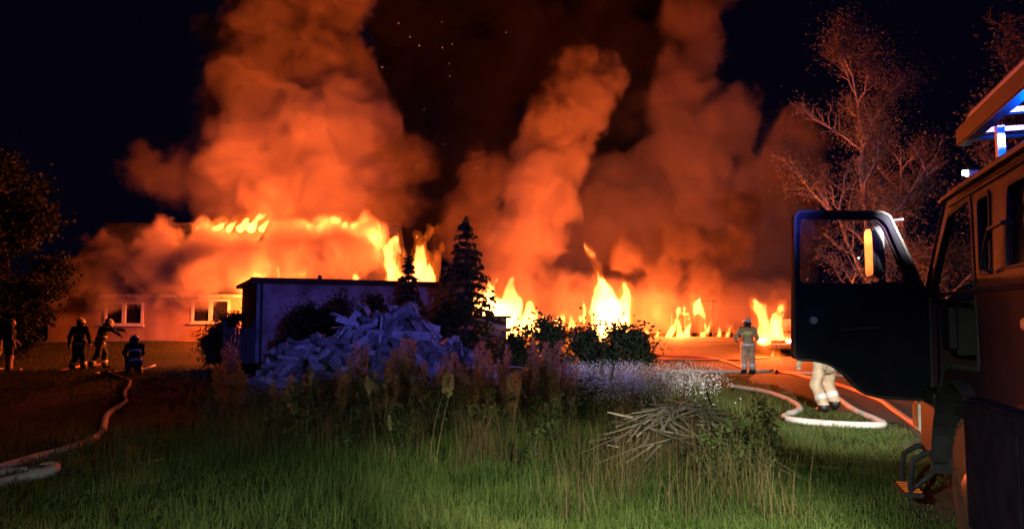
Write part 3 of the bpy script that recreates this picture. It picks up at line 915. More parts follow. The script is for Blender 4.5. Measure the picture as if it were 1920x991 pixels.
def plate(outer, holes, thick, to3d, name, m, parent, bevel=0.0):
    """a sheet with window holes; to3d(p, q, t) places it, t in 0..thick"""
    bm = bmesh.new(); edges = []
    for loop in [outer] + holes:
        vs = [bm.verts.new((p, q, 0)) for p, q in loop]
        for i in range(len(vs)): edges.append(bm.edges.new((vs[i], vs[(i+1) % len(vs)])))
    bmesh.ops.triangle_fill(bm, use_beauty=True, use_dissolve=False, edges=edges)
    # drop faces inside the holes
    def inside(pt, poly):
        c = False; j = len(poly) - 1
        for i in range(len(poly)):
            if (poly[i][1] > pt[1]) != (poly[j][1] > pt[1]) and pt[0] < (poly[j][0]-poly[i][0]) * (pt[1]-poly[i][1]) / (poly[j][1]-poly[i][1]) + poly[i][0]: c = not c
            j = i
        return c
    kill = [f for f in bm.faces if any(inside(f.calc_center_median()[:2], h) for h in holes)]
    bmesh.ops.delete(bm, geom=kill, context='FACES_ONLY')
    bmesh.ops.recalc_face_normals(bm, faces=bm.faces)
    ext = bmesh.ops.extrude_face_region(bm, geom=list(bm.faces))
    bmesh.ops.translate(bm, verts=[v for v in ext['geom'] if isinstance(v, bmesh.types.BMVert)], vec=(0, 0, thick))
    for v in bm.verts: v.co = Vector(to3d(v.co.x, v.co.y, v.co.z))
    bmesh.ops.recalc_face_normals(bm, faces=bm.faces)
    if bevel:
        es = [e for e in bm.edges if len(e.link_faces) == 2 and e.calc_face_angle(0) > 1.2]
        bmesh.ops.bevel(bm, geom=es, offset=bevel, segments=2, affect='EDGES', clamp_overlap=True)
    me = bpy.data.meshes.new(name); bm.to_mesh(me); bm.free()
    return link(name, me, m, parent)
side = lambda p, q, t: (t, p, q)             # p along the truck, q up

RZT = 2.56; YF = 7.02; W_T = 2.1
WC = (5.85, .50)                             # front wheel centre
arch = [(WC[0] + .74 * math.cos(a), WC[1] + .74 * math.sin(a)) for a in np.linspace(-.1, math.pi + .1, 15)]
# left side of the cab as one sheet: doorway open between A and B pillar, arch cut out
doorway = rounded([(6.80, 1.10), (6.74, 1.88), (6.02, 2.44), (5.42, 2.47), (5.42, 1.36), (6.30, 1.34), (6.55, 1.12)], .05)
quarter = rounded([(5.30, 1.96), (5.27, 2.44), (5.02, 2.44), (5.07, 1.96)], .05)
crew = rounded([(4.80, 1.96), (4.70, 2.42), (3.75, 2.42), (3.75, 1.96)], .06)
outer = [(7.0, .62), (YF, 1.0), (6.93, 1.86), (6.07, 2.56), (3.3, 2.56), (3.3, .55), (WC[0] - .74, .55)] + list(reversed([(x, z) for x, z in arch]))[1:-1] + [(WC[0] + .75, .62)]
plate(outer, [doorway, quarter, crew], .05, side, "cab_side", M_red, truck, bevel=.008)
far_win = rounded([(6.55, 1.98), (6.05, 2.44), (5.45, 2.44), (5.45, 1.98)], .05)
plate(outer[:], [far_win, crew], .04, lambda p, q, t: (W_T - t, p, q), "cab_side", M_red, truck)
plate(far_win, [], .006, lambda p, q, t: (W_T - .02 - t, p, q), "far_window", M_glass, truck)
plate(quarter, [], .008, lambda p, q, t: (.03 + t, p, q), "quarter_window", M_sideglass, truck)
plate(crew, [], .008, lambda p, q, t: (.03 + t, p, q), "crew_window", M_sideglass, truck)
def ring(poly, w, name, m, dx, th):
    c = Vector((sum(p for p, q in poly) / len(poly), sum(q for p, q in poly) / len(poly)))
    inner = [tuple(Vector(p) + (c - Vector(p)).normalized() * w) for p in poly]
    big = [tuple(Vector(p) - (c - Vector(p)).normalized() * w * .6) for p in poly]
    return plate(big, [inner], th, lambda p, q, t: (dx - t, p, q), name, m, truck)
ring(quarter, .022, "window_seal", M_rubber, .004, .014)
ring(crew, .028, "window_seal", M_rubber, .004, .014)
ring(doorway, .03, "door_seal", M_rubber, .004, .012)
# roof with a drip rail, windscreen, front panel, far side, floor, back of the cab
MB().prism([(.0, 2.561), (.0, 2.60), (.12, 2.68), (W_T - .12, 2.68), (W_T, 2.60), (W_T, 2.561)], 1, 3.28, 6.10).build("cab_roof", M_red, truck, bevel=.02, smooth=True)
MB().tube([(-.025, 3.25, 2.555), (-.025, 6.02, 2.555), (-.015, 6.16, 2.55)], .018, 6).build("drip_rail", M_red, truck)
MB().tube([(-.012, 3.25, 2.49), (-.012, 5.98, 2.49)], .011, 6).build("drip_rail", M_red, truck)
MB().add([(.06, 6.93, 1.88), (W_T - .06, 6.93, 1.88), (W_T - .06, 6.09, 2.54), (.06, 6.09, 2.54), (.06, 6.915, 1.87), (W_T - .06, 6.915, 1.87), (W_T - .06, 6.075, 2.53), (.06, 6.075, 2.53)],
         ((0,1,2,3),(7,6,5,4),(0,4,5,1),(1,5,6,2),(2,6,7,3),(3,7,4,0))).build("windscreen", M_glass, truck)
MB().tube([(.035, 6.95, 1.84), (.035, 6.09, 2.55)], .05, 8).build("a_pillar", M_black, truck)
MB().tube([(W_T - .035, 6.95, 1.84), (W_T - .035, 6.09, 2.55)], .05, 8).build("a_pillar", M_black, truck)
MB().prism([(6.93, 1.86), (7.06, 1.75), (7.10, 1.0), (7.06, .75), (6.96, .75), (6.96, 1.84)], 0, .01, W_T - .01).build("front_panel", M_red, truck, bevel=.015)
MB().b(.06, W_T - .06, 3.3, 6.9, .98, 1.04).build("cab_floor", M_black, truck)
MB().b(.06, W_T - .06, 3.3, 3.36, 1.04, 2.54).build("cab_rear_wall", M_black, truck)
MB().box((.65, 6.72, 1.62), (1.1, .35, .42)).box((1.5, 6.72, 1.6), (1.0, .3, .36)).build("dashboard", M_black, truck, bevel=.05)
st = MB()
st.tube([(.62 + .23 * math.cos(a) , 6.42 + .09 * math.sin(a), 1.86 + .2 * math.sin(a)) for a in np.linspace(0, 2 * math.pi, 25)], .016, 6).build("steering_wheel", M_black, truck)
MB().tube([(.62, 6.42, 1.86), (.62, 6.65, 1.6)], .03, 6).build("steering_column", M_black, truck)
def seat(x):
    s = empty("seat", (x, 5.75, 1.04), 0, truck)
    MB().box((0, 0, .3), (.5, .5, .16)).build("cushion", M_trim, s, bevel=.05)
    MB().box((0, -.27, .72), (.5, .14, .72), (.15, 0, 0)).build("backrest", M_trim, s, bevel=.05)
    MB().box((0, -.36, 1.18), (.28, .1, .2)).build("headrest", M_trim, s, bevel=.04)
seat(.6); seat(1.5)
# ---- the open door, hinged at its front edge
DH = empty("door", (.0, 6.90, 0), 0, truck)
DA = math.radians(21)                        # swung out, its free end a little towards the rear
ddir = Vector((-math.cos(DA), -math.sin(DA), 0)); dn = Vector((math.sin(DA), -math.cos(DA), 0))
def dplace(p, q, t):
    v = ddir * p + dn * t; return (v.x, v.y, q)
door_o = rounded([(.0, 1.88), (.295, 2.545), (.36, 2.575), (1.06, 2.575), (1.10, 2.53), (1.14, 1.40), (1.12, 1.365), (.97, 1.355), (.86, 1.33), (.77, 1.28), (.70, 1.22), (.64, 1.15), (.57, 1.09), (.45, 1.06), (.0, 1.03)], .02, 2)
door_w = rounded([(1.035, 2.515), (.40, 2.515), (.335, 2.46), (.17, 2.05), (.19, 1.985), (1.06, 1.985)], .05)
dp = plate(door_o, [door_w], .03, lambda p, q, t: dplace(p, q, t - .03), "door_skin", M_red, DH)
door_i = [tuple(Vector(p) * 1.0) for p in door_o]
plate([(min(max(p, .015), 1.125), min(max(q, 1.04), 2.56)) for p, q in door_o], [rounded([(1.05, 2.53), (.39, 2.53), (.32, 2.47), (.155, 2.05), (.175, 1.97), (1.075, 1.97)], .05)], .035, lambda p, q, t: dplace(p, q, t + .001), "door_trim", M_trim, DH, bevel=.01)
plate(door_w, [], .006, lambda p, q, t: dplace(p, q, t - .018), "window_pane", M_glass, DH)
def dbar(a, b, r, name, m, off=.05, n=8):
    return MB().tube([dplace(*a, off), dplace(*b, off)], r, n).build(name, m, DH)
MB().tube([dplace(.48, 1.975, .05), dplace(.25, 1.975, .05)], .022, 6).build("grab_ledge", M_black, DH)
mb = MB(); mb.tube([dplace(.75, 1.6, .04), dplace(.75, 1.6, .08), dplace(.45, 1.62, .08), dplace(.45, 1.62, .04)], .014, 6); mb.build("pull_handle", M_black, DH)
MB().tube([dplace(.98, 1.68, .035), dplace(.98, 1.68, .07)], .03, 10).build("door_lock", M_steel, DH)
seal = door_o + [door_o[0]]
MB().tube([dplace(p * .995 + .003, q, .04) for p, q in seal], .012, 6, cap=False).build("door_edge_seal", M_rubber, DH)
for z in (1.25, 1.72): MB().tube([(.0, 6.93, z - .06), (.0, 6.93, z + .06)], .022, 8).build("hinge", M_steel, DH)
MB().tube([(.03, 6.86, 1.45), dplace(.22, 1.45, .02)], .008, 5).build("check_strap", M_steel, DH)
# mirror on the outer side of the door
c0 = Vector(dplace(.30, 2.26, -.28))
mir = empty("mirror", c0 + Vector((0, 6.90, 0)), TH + math.radians(-4), truck)        # its glass looks back along the engine when the door is shut
prof = rounded([(-.095, -.21), (.095, -.21), (.095, .18), (.06, .23), (-.06, .23), (-.095, .18)], .05)
MB().prism(prof, 0, 0, .09).build("mirror_shell", M_black, mir, bevel=.015, smooth=True)
MB().prism([(p * .88, q * .92) for p, q in prof], 0, -.012, -.004).build("mirror_glass", simple("mirror_silver", (.8, .8, .8), .12, metal=1, var=.02), mir)
MB().tube([(.06, -.02, -.2), (.1, -.06, -.34), (.2, -.2, -.36)], .012, 6).build("mirror_arm", M_black, mir)
MB().tube([(.06, -.02, .22), (.1, -.06, .27), (.2, -.2, .27)], .012, 6).build("mirror_arm", M_black, mir)
# ---- wheel arch flare, front bumper, step, wheels
mb = MB()
am = [(WC[0] + .77 * math.cos(a), WC[1] + .77 * math.sin(a)) for a in np.linspace(0.0, math.pi, 19)]
for i in range(18):
    (p0, q0), (p1, q1) = am[i], am[i+1]
    (r0, s0), (r1, s1) = [(WC[0] + (x - WC[0]) * .955, WC[1] + (z - WC[1]) * .955) for x, z in (am[i], am[i+1])]
    vs = []
    for x in (-.07, .42): vs += [(x, p0, q0), (x, p1, q1), (x, r1, s1), (x, r0, s0)]
    mb.add(vs, ((0,1,2,3),(7,6,5,4),(0,4,5,1),(3,2,6,7)))
mb.build("mudguard", M_black, truck, smooth=True)
plate(rounded([(6.56, .56), (6.50, .95), (6.45, 1.12), (6.93, 1.16), (6.98, .62)], .05), [], .1, lambda p, q, t: (-.06 + t, p, q), "fender", M_black, truck, bevel=.02)
MB().b(-.05, W_T + .05, 7.08, 7.26, .72, 1.02).build("front_bumper", M_white, truck, bevel=.03)
MB().b(-.075, -.052, 7.1, 7.22, .78, .98).build("side_marker", M_orange, truck, bevel=.008)
for x in (.32, W_T - .32):
    hl = MB().lathe([(.11, 0), (.115, .03), (.08, .06)], 16, Matrix.Translation((x, 7.08, 1.3)) @ Matrix.Rotation(-math.pi/2, 4, 'X')).build("headlight", M_white, truck, smooth=True)
sp = empty("cab_step", (0, 0, 0), 0, truck)
for y in (6.62, 6.98):
    MB().tube([(.05, y, .66), (-.10, y, .64), (-.19, y, .58), (-.215, y, .46), (-.215, y, .34)], .022, 8).build("step_bar", M_black, sp, smooth=True)
MB().tube([(.08, 6.70, .58), (-.215, 6.66, .34)], .018, 8).build("step_brace", M_black, sp, smooth=True)
MB().b(-.27, -.13, 6.58, 7.02, .30, .335).build("step_tread", M_black, sp, bevel=.008)
for k in range(5): MB().b(-.262, -.138, 6.61 + k * .085, 6.635 + k * .085, .336, .35).build("tread_rib", M_orange, sp)  # orange colour on the ribs stands for firelight
def wheel(x, y, out):
    w = empty("wheel", (x, y, .50), 0, truck)
    R = Matrix.Rotation(math.pi / 2 * out, 4, 'Y')
    MB().lathe([(.30, -.13), (.46, -.13), (.495, -.10), (.50, -.03), (.50, .03), (.495, .10), (.46, .13), (.30, .13)], 40, R).build("tyre", M_rubber, w, smooth=True)
    MB().lathe([(.302, -.10), (.30, .115), (.27, .12), (.25, .06), (.14, .05), (.13, .14), (.09, .16), (.02, .165)], 28, R).build("rim", M_rim, w, smooth=True)
    for k in range(6):
        a = k * math.pi / 3; q = R @ Vector((.19 * math.cos(a), .19 * math.sin(a), .05))
        MB().lathe([(.018, 0), (.018, .03)], 6, Matrix.Translation(q) @ R).build("wheel_nut", M_steel, w)
    for k in range(36):
        a = k * math.pi / 18; q = R @ Vector((.497 * math.cos(a), .497 * math.sin(a), 0))
        MB().box(q, (.24, .05, .03), Matrix.Rotation(math.pi/2 * 0, 3, 'X') @ Euler((math.atan2(-q.y, q.z), 0, 0)).to_matrix()).build("tread_block", M_rubber, w) if k % 1 == 0 else None
wheel(.14, WC[0], -1); wheel(W_T - .14, WC[0], 1); wheel(.14, .9, -1); wheel(W_T - .14, .9, 1)
MB().b(.40, .44, 4.7, 6.6, .5, 1.3).build("wheel_well", M_black, truck)
MB().b(-.13, .0, 3.3, 5.32, .40, 1.20).build("side_locker", M_matt, truck, bevel=.02)
MB().b(-.135, -.131, 3.4, 4.25, .5, 1.1).build("locker_door", M_matt, truck)
MB().b(-.135, -.131, 4.3, 5.2, .5, 1.1).build("locker_door", M_matt, truck)
# ---- equipment body behind the cab
MB().b(-.02, W_T + .02, -2.2, 3.24, .62, 2.75).build("equipment_body", M_red, truck, bevel=.03)
for k in range(3):
    a = 1.55 - 1.7 * k
    sh = MB().b(-.045, -.022, a, a + 1.55, .95, 2.5).build("roller_shutter", M_alu, truck, bevel=.006)
    for j in range(17): MB().b(-.05, -.046, a + .03, a + 1.52, .98 + j * .088, 1.055 + j * .088).build("shutter_slat", M_alu, sh)
MB().b(-.04, .0, 3.3, 4.85, .56, .62).build("sill_strip", M_steel, truck, bevel=.008)
MB().tube([(-.012, 3.35, 1.83), (-.012, 5.35, 1.86), (-.008, 6.75, 1.875)], .014, 6).build("belt_moulding", M_red, truck)
mb = MB().tube([(-.01, 4.62, 2.2), (-.055, 4.62, 2.2), (-.06, 4.86, 2.19), (-.055, 4.98, 2.08), (-.06, 5.0, 1.98), (-.01, 5.0, 1.95)], .013, 6); mb.build("grab_handle", M_black, truck)
MB().b(-.03, -.002, 4.35, 4.52, 1.62, 1.68).build("door_handle", M_steel, truck, bevel=.008)
# ---- roof rack reaching forward over the cab
rk = empty("roof_rack", (0, 0, 0), 0, truck)
for x in (-.02, .95):
    MB().b(x - .05, x + .03, -1.5, 5.42, 2.80, 2.92).build("rack_rail", M_railpaint, rk, bevel=.008)
for k in range(13): MB().b(.011, .929, 5.2 - k * .46, 5.26 - k * .46, 2.835, 2.865).build("rack_rung", M_alu, rk)
MB().b(.011, .929, 5.36, 5.41, 2.83, 2.89).build("rack_rung", M_alu, rk)
MB().tube([(-.0, 3.2, 2.98), (-.0, 5.28, 2.98), (.0, 5.40, 2.95), (.0, 5.42, 2.90)], .022, 8).build("rack_tube", M_alu, rk, smooth=True)
for y in (4.9, 3.9): MB().b(.02, .06, y, y + .05, 2.62, 2.80).build("rack_leg", M_steel, rk); MB().b(.9, .94, y, y + .05, 2.66, 2.80).build("rack_leg", M_steel, rk)
# ---- blue beacon under the rack, worklight on the roof edge
M_blue = simple("blue_beacon_lens", (.02, .05, .6), .2, emit=(.01, .09, 1.0), estr=4)
bc = empty("beacon", (.42, 4.72, 2.68), 0, truck)
MB().lathe([(.1, 0), (.1, .03), (.09, .04)], 16).build("beacon_base", M_black, bc)
MB().lathe([(.085, .04), (.085, .1), (.07, .125), (.02, .13)], 16).build("beacon_lens", M_blue, bc, smooth=True)
l = bpy.data.lights.new("blue_light", 'POINT'); l.energy = 30; l.color = (.0, .10, 1.0); l.shadow_soft_size = .05
o = bpy.data.objects.new("blue_light", l); COL.objects.link(o); o.parent = bc; o.location = (-.36, -.28, .045)
def aim_spot(name, parent, world_from, world_to, power, color, size, blend, radius):
    l = bpy.data.lights.new(name, 'SPOT'); l.energy = power; l.color = color; l.spot_size = size; l.spot_blend = blend; l.shadow_soft_size = radius
    o = bpy.data.objects.new(name, l); COL.objects.link(o); o.location = world_from
    o.rotation_euler = (Vector(world_to) - Vector(world_from)).to_track_quat('-Z', 'Y').to_euler()
    o.parent = parent
    return o
bpy.context.view_layer.update()
TM = truck.matrix_world.copy()
def tspot(name, local, target, *a):
    o = aim_spot(name, None, TM @ Vector(local), target, *a)
    mw = o.matrix_basis.copy(); o.parent = truck; o.matrix_parent_inverse = TM.inverted()
    return o
# the beacon's turning beam, caught on the heap and the shed
tspot("blue_beam", (.02, 2.6, 3.02), (-2.6, 22, 2.5), BEAM_W, (.13, .14, 1.0), math.radians(42), .4, .03)
MB().b(-.30, .16, 2.45, 2.95, 2.945, 2.952).build("beam_baffle", M_black, truck)  # plate added to cut the blue beam off the near grass
# second blue spot, added to tint the birches purple
tspot("blue_beam", (.3, 3.0, 3.02), (15, 32, 6), BEAM_W * .5, (.22, .16, 1.0), math.radians(50), .8, .03)
bt = empty("beacon", (.10, 2.6, 2.955), 0, truck)
MB().b(.0, .06, 2.68, 2.72, 2.75, 2.945).build("baffle_bracket", M_black, truck)
MB().lathe([(.09, 0), (.09, .03), (.08, .04)], 16).build("beacon_base", M_black, bt)
MB().lathe([(.075, .04), (.075, .09), (.06, .11), (.02, .115)], 16).build("beacon_lens", M_blue, bt, smooth=True)
l = bpy.data.lights.new("blue_light", 'POINT'); l.energy = 45; l.color = (.06, .05, 1.0); l.shadow_soft_size = .05  # blue fill added off the lens, tints the truck's side
o = bpy.data.objects.new("blue_light", l); COL.objects.link(o); o.parent = bt; o.location = (-.46, .1, .1)
M_lit = simple("lit_worklight", (.9, .9, .85), .3, emit=(1.0, .9, .75), estr=20)
wl = empty("worklight", (.14, 5.9, 2.675), 0, truck)
MB().box((0, 0, .04), (.09, .05, .06)).build("lamp_housing", M_black, wl, bevel=.015)
MB().box((0, .03, .04), (.075, .01, .045)).build("lamp_lens", M_lit, wl)
MB().lathe([(.022, 0), (.018, .03)], 10, Matrix.Translation((-.055, -.03, .02))).build("marker_lamp", M_lit, wl)
tspot("worklight_beam", (.14, 6.02, 2.74), (6.8, 20, .9), WORK_W, (1.0, .90, .80), math.radians(62), .9, .06)
# side floodlight on the equipment body, lighting the grass beside the engine
fl = empty("floodlight", (-.07, 3.05, 2.62), 0, truck)
MB().box((0, 0, 0), (.1, .3, .2), (0, -.5, 0)).build("lamp_housing", M_black, fl, bevel=.02)
MB().box((-.055, 0, -.03), (.01, .26, .16), (0, -.5, 0)).build("lamp_lens", M_lit, fl)
tspot("floodlight_beam", (-.17, 3.05, 2.52), TM @ Vector((-2.0, 5.9, 0)), FLOOD_W, (1.0, .90, .58), math.radians(54), .6, .05)

# ================================================================== floodlight stand behind the camera, unseen, for the light on the near grass
fs = empty("floodlight_stand", (-2.2, -2.6, 0)); fs.location.z = gz(-2.2, -2.6)
tag(fs, "unseen tripod floodlight behind the photographer, lighting the near grass", "floodlight")
MB().tube([(0, 0, .5), (0, 0, 2.7)], .02, 8).build("mast", M_steel, fs)
for k in range(3):
    a = k * 2.094; MB().tube([(0, 0, .8), (math.cos(a) * .6, math.sin(a) * .6, .02)], .014, 6).build("leg", M_steel, fs)
MB().box((0, .02, 2.75), (.34, .1, .24), (-.5, 0, 0)).build("lamp_housing", M_black, fs, bevel=.02)
MB().box((0, .085, 2.72), (.3, .01, .2), (-.5, 0, 0)).build("lamp_lens", M_lit, fs)
MB().box((0, .25, 2.745), (.5, .36, .006), (math.radians(-36), 0, 0)).build("beam_flap", M_black, fs)  # flap added to keep this lamp's light off the firewood heap
o = aim_spot("floodlight_beam", None, fs.location + Vector((0, .15, 2.68)), (2.2, 6.8, 0), MAST_W, (.93, 1.0, .70), math.radians(92), .9, .03)
# ================================================================== firewood heap
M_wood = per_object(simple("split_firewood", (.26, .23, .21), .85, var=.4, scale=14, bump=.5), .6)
HC = (P(725, 600, 17.3).x, 17.3)
def heap(x, y):
    dx = x - HC[0]; sx = np.where(dx < 0, 2.65, 2.1)
    r = np.sqrt((dx / sx) ** 2 + ((y - HC[1]) / 2.0) ** 2)
    return 1.72 * np.clip(1 - (r / 1.28) ** 1.5, 0, None) * (1 + .16 * np.sin(x * 2.3 + 1) * np.cos(y * 1.9) + .10 * np.sin(x * 4.7))
def log_mesh(k):
    rg = random.Random(400 + k); L = rg.uniform(.5, .9) * (1.4 if k % 4 == 0 else 1); mb = MB()
    kind = k % 3
    if kind == 0: poly = [(-.075, -.05), (.075, -.05), (.075, .05), (-.07, .055)]
    elif kind == 1: poly = [(-.09, -.05), (.1, -.06), (.03, .08)]
    else: poly = [(-.085, -.018), (.085, -.018), (.085, .018), (-.085, .018)]
    s = rg.uniform(.75, 1.15); poly = [(p * s, q * s) for p, q in poly]
    n = len(poly); vs = []
    for t in (-L / 2, 0, L / 2):
        for p, q in poly: vs.append((t + rg.uniform(-.015, .015), p * rg.uniform(.97, 1.03), q * rg.uniform(.97, 1.03)))
    fs = [tuple(reversed(range(n))), tuple(range(2 * n, 3 * n))]
    for r in (0, n):
        for i in range(n): j = (i + 1) % n; fs.append((r + i, r + j, r + n + j, r + n + i))
    mb.add(vs, fs); me = mb.mesh("firewood", .006, 1); me.materials.append(M_wood); return me
logs = [log_mesh(k) for k in range(10)]
rg = random.Random(9); made = []
def log_pose(x, y, lift):
    e = .12; z = float(heap(np.array(x), np.array(y))); gx = (float(heap(np.array(x + e), np.array(y))) - z) / e; gy = (float(heap(np.array(x), np.array(y + e))) - z) / e
    n = Vector((-gx, -gy, 1.1)).normalized()
    q = n.to_track_quat('Z', 'Y').to_matrix() @ Euler((rg.gauss(0, .38), rg.gauss(0, .35), rg.random() * 6.28)).to_matrix()
    return Vector((x, y, gz(x, y) + z + lift)), q.to_euler()
cand = 0
while len(made) < 300 and cand < 6000:
    cand += 1
    x = HC[0] + rg.uniform(-3.5, 2.9); y = HC[1] + rg.uniform(-2.7, .9)
    if float(heap(np.array(x), np.array(y))) < .03: continue
    p, r = log_pose(x, y, rg.uniform(.02, .16))
    o = link("firewood", logs[rg.randrange(10)], None, None, p, r)
    k_ = rg.uniform(.8, 1.25); o.scale = (k_ * rg.uniform(.85, 1.15), k_, k_)
    tag(o, "grey split piece of wood lying loose in the big firewood heap", "firewood", "pieces of the firewood heap")
    made.append(o)
# the inside and back of the heap
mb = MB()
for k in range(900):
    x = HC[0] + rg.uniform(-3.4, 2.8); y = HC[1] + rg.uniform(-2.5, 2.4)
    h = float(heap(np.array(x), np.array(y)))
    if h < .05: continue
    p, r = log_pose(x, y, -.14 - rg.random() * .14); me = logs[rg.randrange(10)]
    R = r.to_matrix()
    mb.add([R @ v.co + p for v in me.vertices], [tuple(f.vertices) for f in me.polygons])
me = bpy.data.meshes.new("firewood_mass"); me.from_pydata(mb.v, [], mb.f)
M_wood_in = simple("shaded_inner_firewood", (.10, .085, .07), .9, var=.4, scale=12, bump=.5)  # inner pieces coloured darker so the gaps between logs look shaded
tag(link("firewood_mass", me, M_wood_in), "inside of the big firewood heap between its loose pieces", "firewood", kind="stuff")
ux = np.linspace(HC[0] - 3.4, HC[0] + 2.7, 40); uy = np.linspace(HC[1] - 2.8, HC[1] + 2.8, 36)
XX, YY = np.meshgrid(ux, uy, indexing='ij'); Z = hgt(XX, YY) + heap(XX, YY) - .30
ii, jj = np.meshgrid(np.arange(39), np.arange(35), indexing='ij'); i0 = (ii * 36 + jj).ravel()
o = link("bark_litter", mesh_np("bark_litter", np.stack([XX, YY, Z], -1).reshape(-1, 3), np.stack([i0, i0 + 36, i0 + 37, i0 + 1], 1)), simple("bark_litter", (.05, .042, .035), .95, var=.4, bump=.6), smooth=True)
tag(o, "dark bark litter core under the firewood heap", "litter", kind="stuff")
def plank(a, b, w, t, m, lab, name="plank"):
    a, b = Vector(a), Vector(b); L = (b - a).length
    o = MB().box((0, 0, 0), (L, w, t)).build(name, m, None, bevel=.004, loc=(a + b) / 2)
    o.rotation_euler = (b - a).to_track_quat('X', 'Z').to_euler()
    return tag(o, lab, name)
M_pale = simple("pale_new_wood", (.52, .46, .40), .8, var=.2, scale=10)
plank(P(712, 642, 15.9), P(716, 592, 16.6), .04, .03, M_pale, "thin pale stake standing upright in the firewood heap", "stake")
plank(P(795, 602, 16.5), P(828, 632, 15.9), .05, .03, M_pale, "narrow stick sliding down the right of the heap top", "stick")
plank(P(925, 684, 15.2), P(1000, 690, 15.4), .05, .03, M_pale, "thin lath sticking out level from the heap's right foot", "lath")
plank(P(958, 700, 13.8), P(987, 745, 13.2), .06, .02, M_pale, "pale board leaning beside the right foot of the firewood heap")
plank(P(862, 640, 15.3), P(863, 690, 15.0), .035, .035, M_char, "short dark post in the right flank of the heap", "post")
# crumpled sheet of plastic at the right foot of the heap
bmf = bmesh.new(); bmesh.ops.create_grid(bmf, x_segments=22, y_segments=22, size=.5)
co = np.array([v.co[:] for v in bmf.verts]); nz = fbm(co * 3.1, 3, 5) * .14
for v, dz in zip(bmf.verts, nz): v.co.z += dz + .22 * (v.co.x < 0) * -v.co.x
me = bpy.data.meshes.new("plastic_sheet"); bmf.to_mesh(me); bmf.free()
o = link("plastic_sheet", me, simple("blue_plastic_sheet", (.35, .36, .45), .35, var=.2), loc=P(905, 690, 14.9), rot=(.95, .35, .6), smooth=True); o.scale = (.75, .5, .8)
md = o.modifiers.new("thickness", 'SOLIDIFY'); md.thickness = .004
tag(o, "crumpled plastic sheet hanging at the right foot of the firewood heap", "sheet")

# ================================================================== lath heap on the mound
M_lath = per_object(simple("grey_lath", (.20, .18, .16), .85, var=.4, scale=20, bump=.3), .5)
lath_me = []
for k in range(5):
    r2 = random.Random(k + 70); L = r2.uniform(.45, 1.0); w = r2.uniform(.012, .026); t = r2.uniform(.006, .012)
    vs = []
    for s in (-.5, 0, .5):
        b_ = r2.uniform(-.012, .012)
        for y, z in ((-w/2, -t/2), (w/2, -t/2), (w/2, t/2), (-w/2, t/2)): vs.append((s * L, y + b_, z + b_))
    fs = [(3,2,1,0), (8,9,10,11)] + [(a + i, a + (i+1) % 4, a + 4 + (i+1) % 4, a + 4 + i) for a in (0, 4) for i in range(4)]
    me = MB().add(vs, fs).mesh("lath"); me.materials.append(M_lath); lath_me.append(me)
r3 = random.Random(31)
for k in range(130):
    x = MOUND[0] + r3.gauss(.05, .42); y = MOUND[1] + r3.gauss(-.05, .34)
    lift = .03 + .08 * math.exp(-((x - MOUND[0]) / .5) ** 2 - ((y - MOUND[1]) / .35) ** 2) * r3.random()
    e = .1; gx = (gz(x + e, y) - gz(x - e, y)) / (2 * e); gy = (gz(x, y + e) - gz(x, y - e)) / (2 * e)
    n = Vector((-gx * .6, -gy * .6, 1)).normalized()
    yaw = r3.gauss(.1, .55) if r3.random() < .75 else r3.random() * 3.1
    R = n.to_track_quat('Z', 'Y').to_matrix() @ Euler((r3.gauss(0, .3), r3.gauss(0, .08), yaw + math.pi / 2)).to_matrix()
    o = link("lath", lath_me[r3.randrange(5)], None, None, (x, y, gz(x, y) + lift), R.to_euler())
    tag(o, "thin grey lath lying in the brushwood heap on the mound", "lath", "laths heaped on the mound")
plank(P(1140, 772, 8.5), P(1185, 782, 8.3), .05, .012, M_pale, "pale pointed board end sticking out left of the lath heap")
plank(P(1325, 735, 9.1), P(1338, 772, 8.8), .018, .018, M_char, "thin dark stick standing at the right of the lath heap", "stick")
plank(GT(208, 894, .03), GT(230, 876, .05), .018, .012, M_pale, "short white stick lying tilted in the left grass", "stick")
plank(GT(254, 874, .03), GT(308, 866, .04), .022, .014, M_pale, "longer white stick lying level in the left grass", "stick")
plank(GT(1140, 842, .05), GT(1160, 846, .05), .03, .012, M_pale, "small pale wood chip on the near side of the mound", "wood chip")

# ================================================================== hoses
M_hose = simple("white_canvas_hose", (.62, .58, .54), .75, var=.15, scale=25, bump=.2)
M_redhose = simple("red_rubber_hose", (.50, .17, .10), .6, var=.15, scale=25)
M_coup = simple("hose_coupling", (.5, .5, .5), .35, metal=.9)
def smooth_path(pts, n=10):
    out = []
    for i in range(len(pts) - 1):
        p0, p1, p2, p3 = pts[max(i-1, 0)], pts[i], pts[i+1], pts[min(i+2, len(pts)-1)]
        for k in range(n):
            t = k / n
            out.append(.5 * ((2*p1) + (p2-p0)*t + (2*p0-5*p1+4*p2-p3)*t*t + (3*p1-p0-3*p2+p3)*t**3))
    out.append(pts[-1]); return out
def hose(px, r, label, m=None, ends=(0,)):
    pts = [GT(u, v) for u, v in px]
    path = smooth_path([Vector((p.x, p.y, 0)) for p in pts])
    path = [Vector((p.x, p.y, gz(p.x, p.y) + r * .95)) for p in path]
    root = empty("fire_hose", path[0]); tag(root, label, "hose", "fire hoses on the ground")
    MB().tube([p - path[0] for p in path], r, 10).build("hose_tube", m or M_hose, root, smooth=True)
    for e in ends:
        i = 0 if e == 0 else len(path) - 1; j = 1 if e == 0 else len(path) - 2
        a, b_ = path[i] - path[0], path[j] - path[0]; d = (a - b_).normalized()
        MB().tube([a - d * .12, a - d * .1, a + d * .06, a + d * .07], [r * .9, r * 1.25, r * 1.25, r * .8], 12).build("coupling", M_coup, root)
    return root
